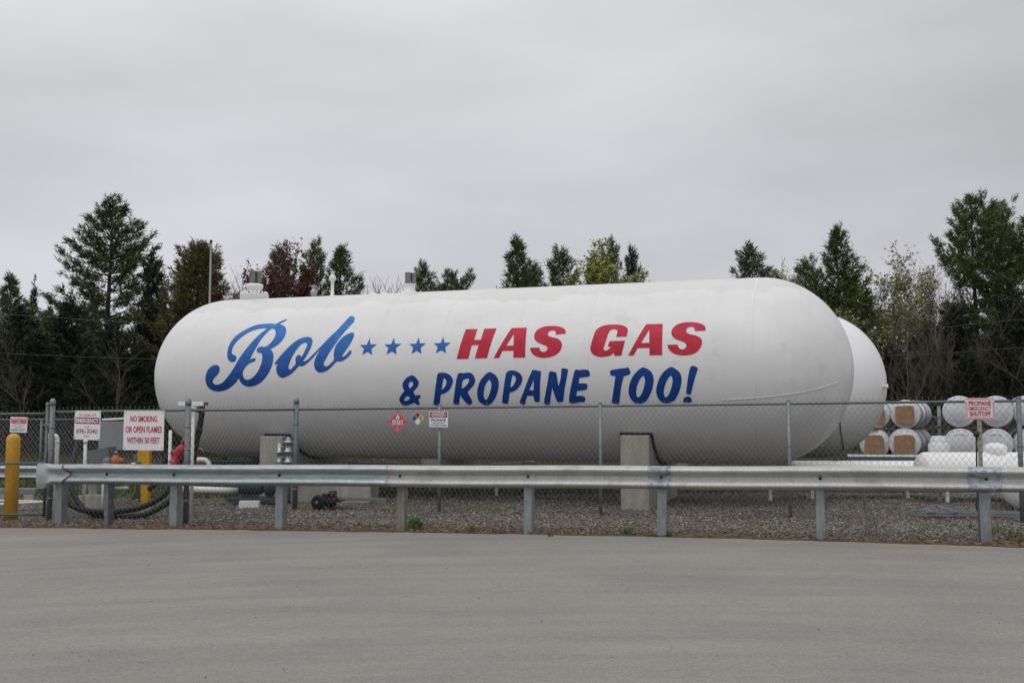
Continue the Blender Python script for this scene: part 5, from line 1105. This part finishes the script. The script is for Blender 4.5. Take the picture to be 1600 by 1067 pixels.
T_('pine_open', 1562, 322, 55, 14., 'pine_tree', 'second trunked pine close beside the tallest right pine', .3, wide=.6)
T_('pine_open', 1622, 340, 52, 14., 'pine_tree', 'pine cut by the right edge of the view', 4.4, wide=.95)
rnd = random.Random(11)
kinds = ['pine_fill', 'pine_fill', 'spruce', 'pine_dense', 'bare_thin', 'pine_fill', 'bare']
H0 = dict(pine_fill=9, spruce=11, pine_dense=11, bare_thin=9, bare=10, pine_olive=10)
for i in range(64):
    left = i % 2 == 0
    px = rnd.uniform(-160, 262) if left else rnd.uniform(1375, 1800); Y = rnd.uniform(50, 84)
    py = rnd.uniform(478, 540) if rnd.random() < .7 else rnd.uniform(520, 575)
    if left and 60 < px < 250 and Y < 60: Y += 9
    kd = kinds[i % 7]; nm = 'bare_tree' if 'bare' in kd else 'forest_tree'
    lb = (('leafless tree filling the dark wood behind the ' if 'bare' in kd else 'dark evergreen filling the wood behind the ')+('gate at the left' if left else 'stacked tanks at the right'))
    T_(kd, px, py, Y, H0[kd], nm, lb, rnd.uniform(0, 6.28), ('leafless ' if 'bare' in kd else 'evergreen ')+('trees of the left wood' if left else 'trees of the right wood'), wide=rnd.uniform(.9, 1.3))
for i in range(40):
    px = rnd.uniform(270, 1370); Y = rnd.uniform(60, 84); kd = kinds[i % 7]; nm = 'bare_tree' if 'bare' in kd else 'forest_tree'
    T_(kd, px, rnd.uniform(515, 560), Y, H0[kd], nm, 'leafless tree hidden behind the big tanks' if 'bare' in kd else 'evergreen hidden behind the big tanks', rnd.uniform(0, 6.28), ('leafless' if 'bare' in kd else 'evergreen')+' trees behind the tanks', wide=rnd.uniform(.9, 1.3))
for px, py, Y, wd in ((1398,540,52,1.1),(1446,522,54,.9),(1492,478,52,1.2),(1590,452,49,1.2),(1556,520,47,1.1),(1518,545,47,1.2)):
    T_('pine_fill', px, py, Y, 9, 'forest_tree', 'dark evergreen filling the wood behind the stacked tanks at the right', px*.7, 'evergreen trees of the right wood', wide=wd)
rnd = random.Random(5)
for q_ in range(26):
    px = rnd.uniform(1385, 1640); Y = rnd.uniform(45, 58); T_('pole_%d' % (q_ % 4), px, rnd.choice((430, 455, 480, 500, 520, 545))+rnd.uniform(-10, 10), Y, 9., 'bare_tree', 'slim leafless tree filling the dark wood behind the stacked tanks at the right', rnd.uniform(0, 6.28), 'slim leafless trees of the right wood', wide=rnd.uniform(.7, 1.1))
for q_ in range(12):
    px = rnd.uniform(-20, 255); Y = rnd.uniform(45, 56); T_('pole_%d' % (q_ % 4), px, rnd.uniform(470, 570), Y, 9., 'bare_tree', 'slim leafless tree filling the dark wood behind the gate at the left', rnd.uniform(0, 6.28), 'slim leafless trees of the left wood', wide=rnd.uniform(.7, 1.1))
for px, py, Y, wd in ((212,540,50,1.2),(246,485,56,.8),(96,470,52,1.0),(62,520,48,1.3),(138,545,47,1.2),(22,480,49,1.1),(266,520,52,1.0),(180,500,50,1.1)):
    T_('pine_fill', px, py, Y, 9, 'forest_tree', 'dark evergreen filling the wood behind the gate at the left', px*.7, 'evergreen trees of the left wood', wide=wd)
# brush under the wood edge and far wood behind
def brushmass(name, n, x0, x1, y0, y1, h, ln, wd, m, label, cat):
    XY = np.stack([TR.uniform(x0, x1, n), TR.uniform(y0, y1, n)], 1); hh = h*(.55+.45*np.sin(XY[:, 0]*.45+np.sin(XY[:, 1]*.6)*2))
    C = np.stack([XY[:, 0], XY[:, 1], .05+TR.uniform(0, 1, n)**1.1*np.maximum(.6, hh)], 1)
    V = needles(C, np.tile([0, 0, .7], (n, 1)), 2, ln, wd, .8); o = mesh_np(name, V, np.arange(len(V)).reshape(-1, 3), M[m]); o['kind'] = 'stuff'; tag(o, label, cat)
brushmass('undergrowth', 110000, -46, 50, 40, 60, 2.4, .34, .022, 'brush', 'dark tangled brush along the foot of the wood', 'undergrowth')
brushmass('far_wood', 42000, -80, 85, 84, 105, 9.0, 1.1, .16, 'needle_dark', 'far dark wood closing the view behind the trees', 'wood')
# weeds and saplings by the rail
def weed(px, py, h, n, label, m='weed', name='weed', cat='weed'):
    d = ray(px, py); t_ = (EYE-g(X_at(px, 14)))/-d.z; x, y = d.x*t_, d.y*t_
    XY = np.stack([TR.normal(x, h*.32, n), TR.normal(y, h*.25, n)], 1); hh = h*TR.uniform(.4, 1.1, n)*np.exp(-((XY[:, 0]-x)/(h*.6))**2)
    a = TR.uniform(0, 6.28, n); W_ = np.stack([np.cos(a), np.sin(a), 0*a], 1)*(.012+.05*h); z0 = g(x)
    Bq = np.stack([XY[:, 0], XY[:, 1], np.full(n, z0)], 1); md = Bq+np.stack([TR.normal(0, .2, n)*hh, TR.normal(0, .2, n)*hh, hh*.6], 1); T = Bq+np.stack([TR.normal(0, .45, n)*hh, TR.normal(0, .45, n)*hh, hh], 1)
    V = np.stack([Bq, md-W_*.5, T, md+W_*.5], 1).reshape(-1, 3); o = mesh_np(name, V-np.array([x, y, z0]), np.arange(n*4).reshape(-1, 4), M[m]); o.location = (x, y, z0); tag(o, label, cat)
weed(648, 826, .22, 70, 'bright green weed right of the brown stained post'); weed(738, 830, .13, 26, 'small dry green weed between two guardrail posts', 'grass')
weed(979, 834, .13, 40, 'low leafy weed in the gravel left of the first splice post'); weed(1046, 838, .09, 40, 'flat green weed at the foot of the first splice post'); weed(1110, 840, .06, 16, 'tiny weed right of the first splice post', 'grass')
for px, py, h, lb in ((1353, 836, 1.05, 'bare twiggy sapling growing from the gravel'), (1370, 836, .85, 'thinner leaning sapling beside the twiggy one')):
    d = ray(px, py); t_ = (EYE-g(X_at(px, 13)))/-d.z; x, y = d.x*t_, d.y*t_
    V, wood = decid_data(h, .35, .006, 2, 26, .03, int(px), kids=2, twig=.002); t = thing('sapling', (x, y, g(x)), lb, 'sapling'); me = wood.build('stem', M['bark_grey'], t)
    mesh_np('leaves', V, np.arange(len(V)).reshape(-1, 3), M['needle_olive'], t)

for px, py, h, n in ((560, 822, .06, 18), (860, 838, .07, 20), (1180, 842, .06, 16), (1440, 846, .10, 30), (330, 820, .05, 14)):
    weed(px, py, h, n, {560: 'tiny weed left of the brown stained post', 860: 'tiny weed in the leaf litter right of the middle rail post', 1180: 'tiny weed in the leaf litter left of the far right posts', 1440: 'grassy tuft left of the post under the second splice', 330: 'tiny weed right of the post by the fence corner'}[px], 'grass')
XY = band(900, -11, 10, .5, 4.5); tag(flakes('leaf_litter', XY, rs.uniform(.012, .03, len(XY)), M['litter'], .035), 'stray dead leaves blown over the gravel', 'leaf litter')
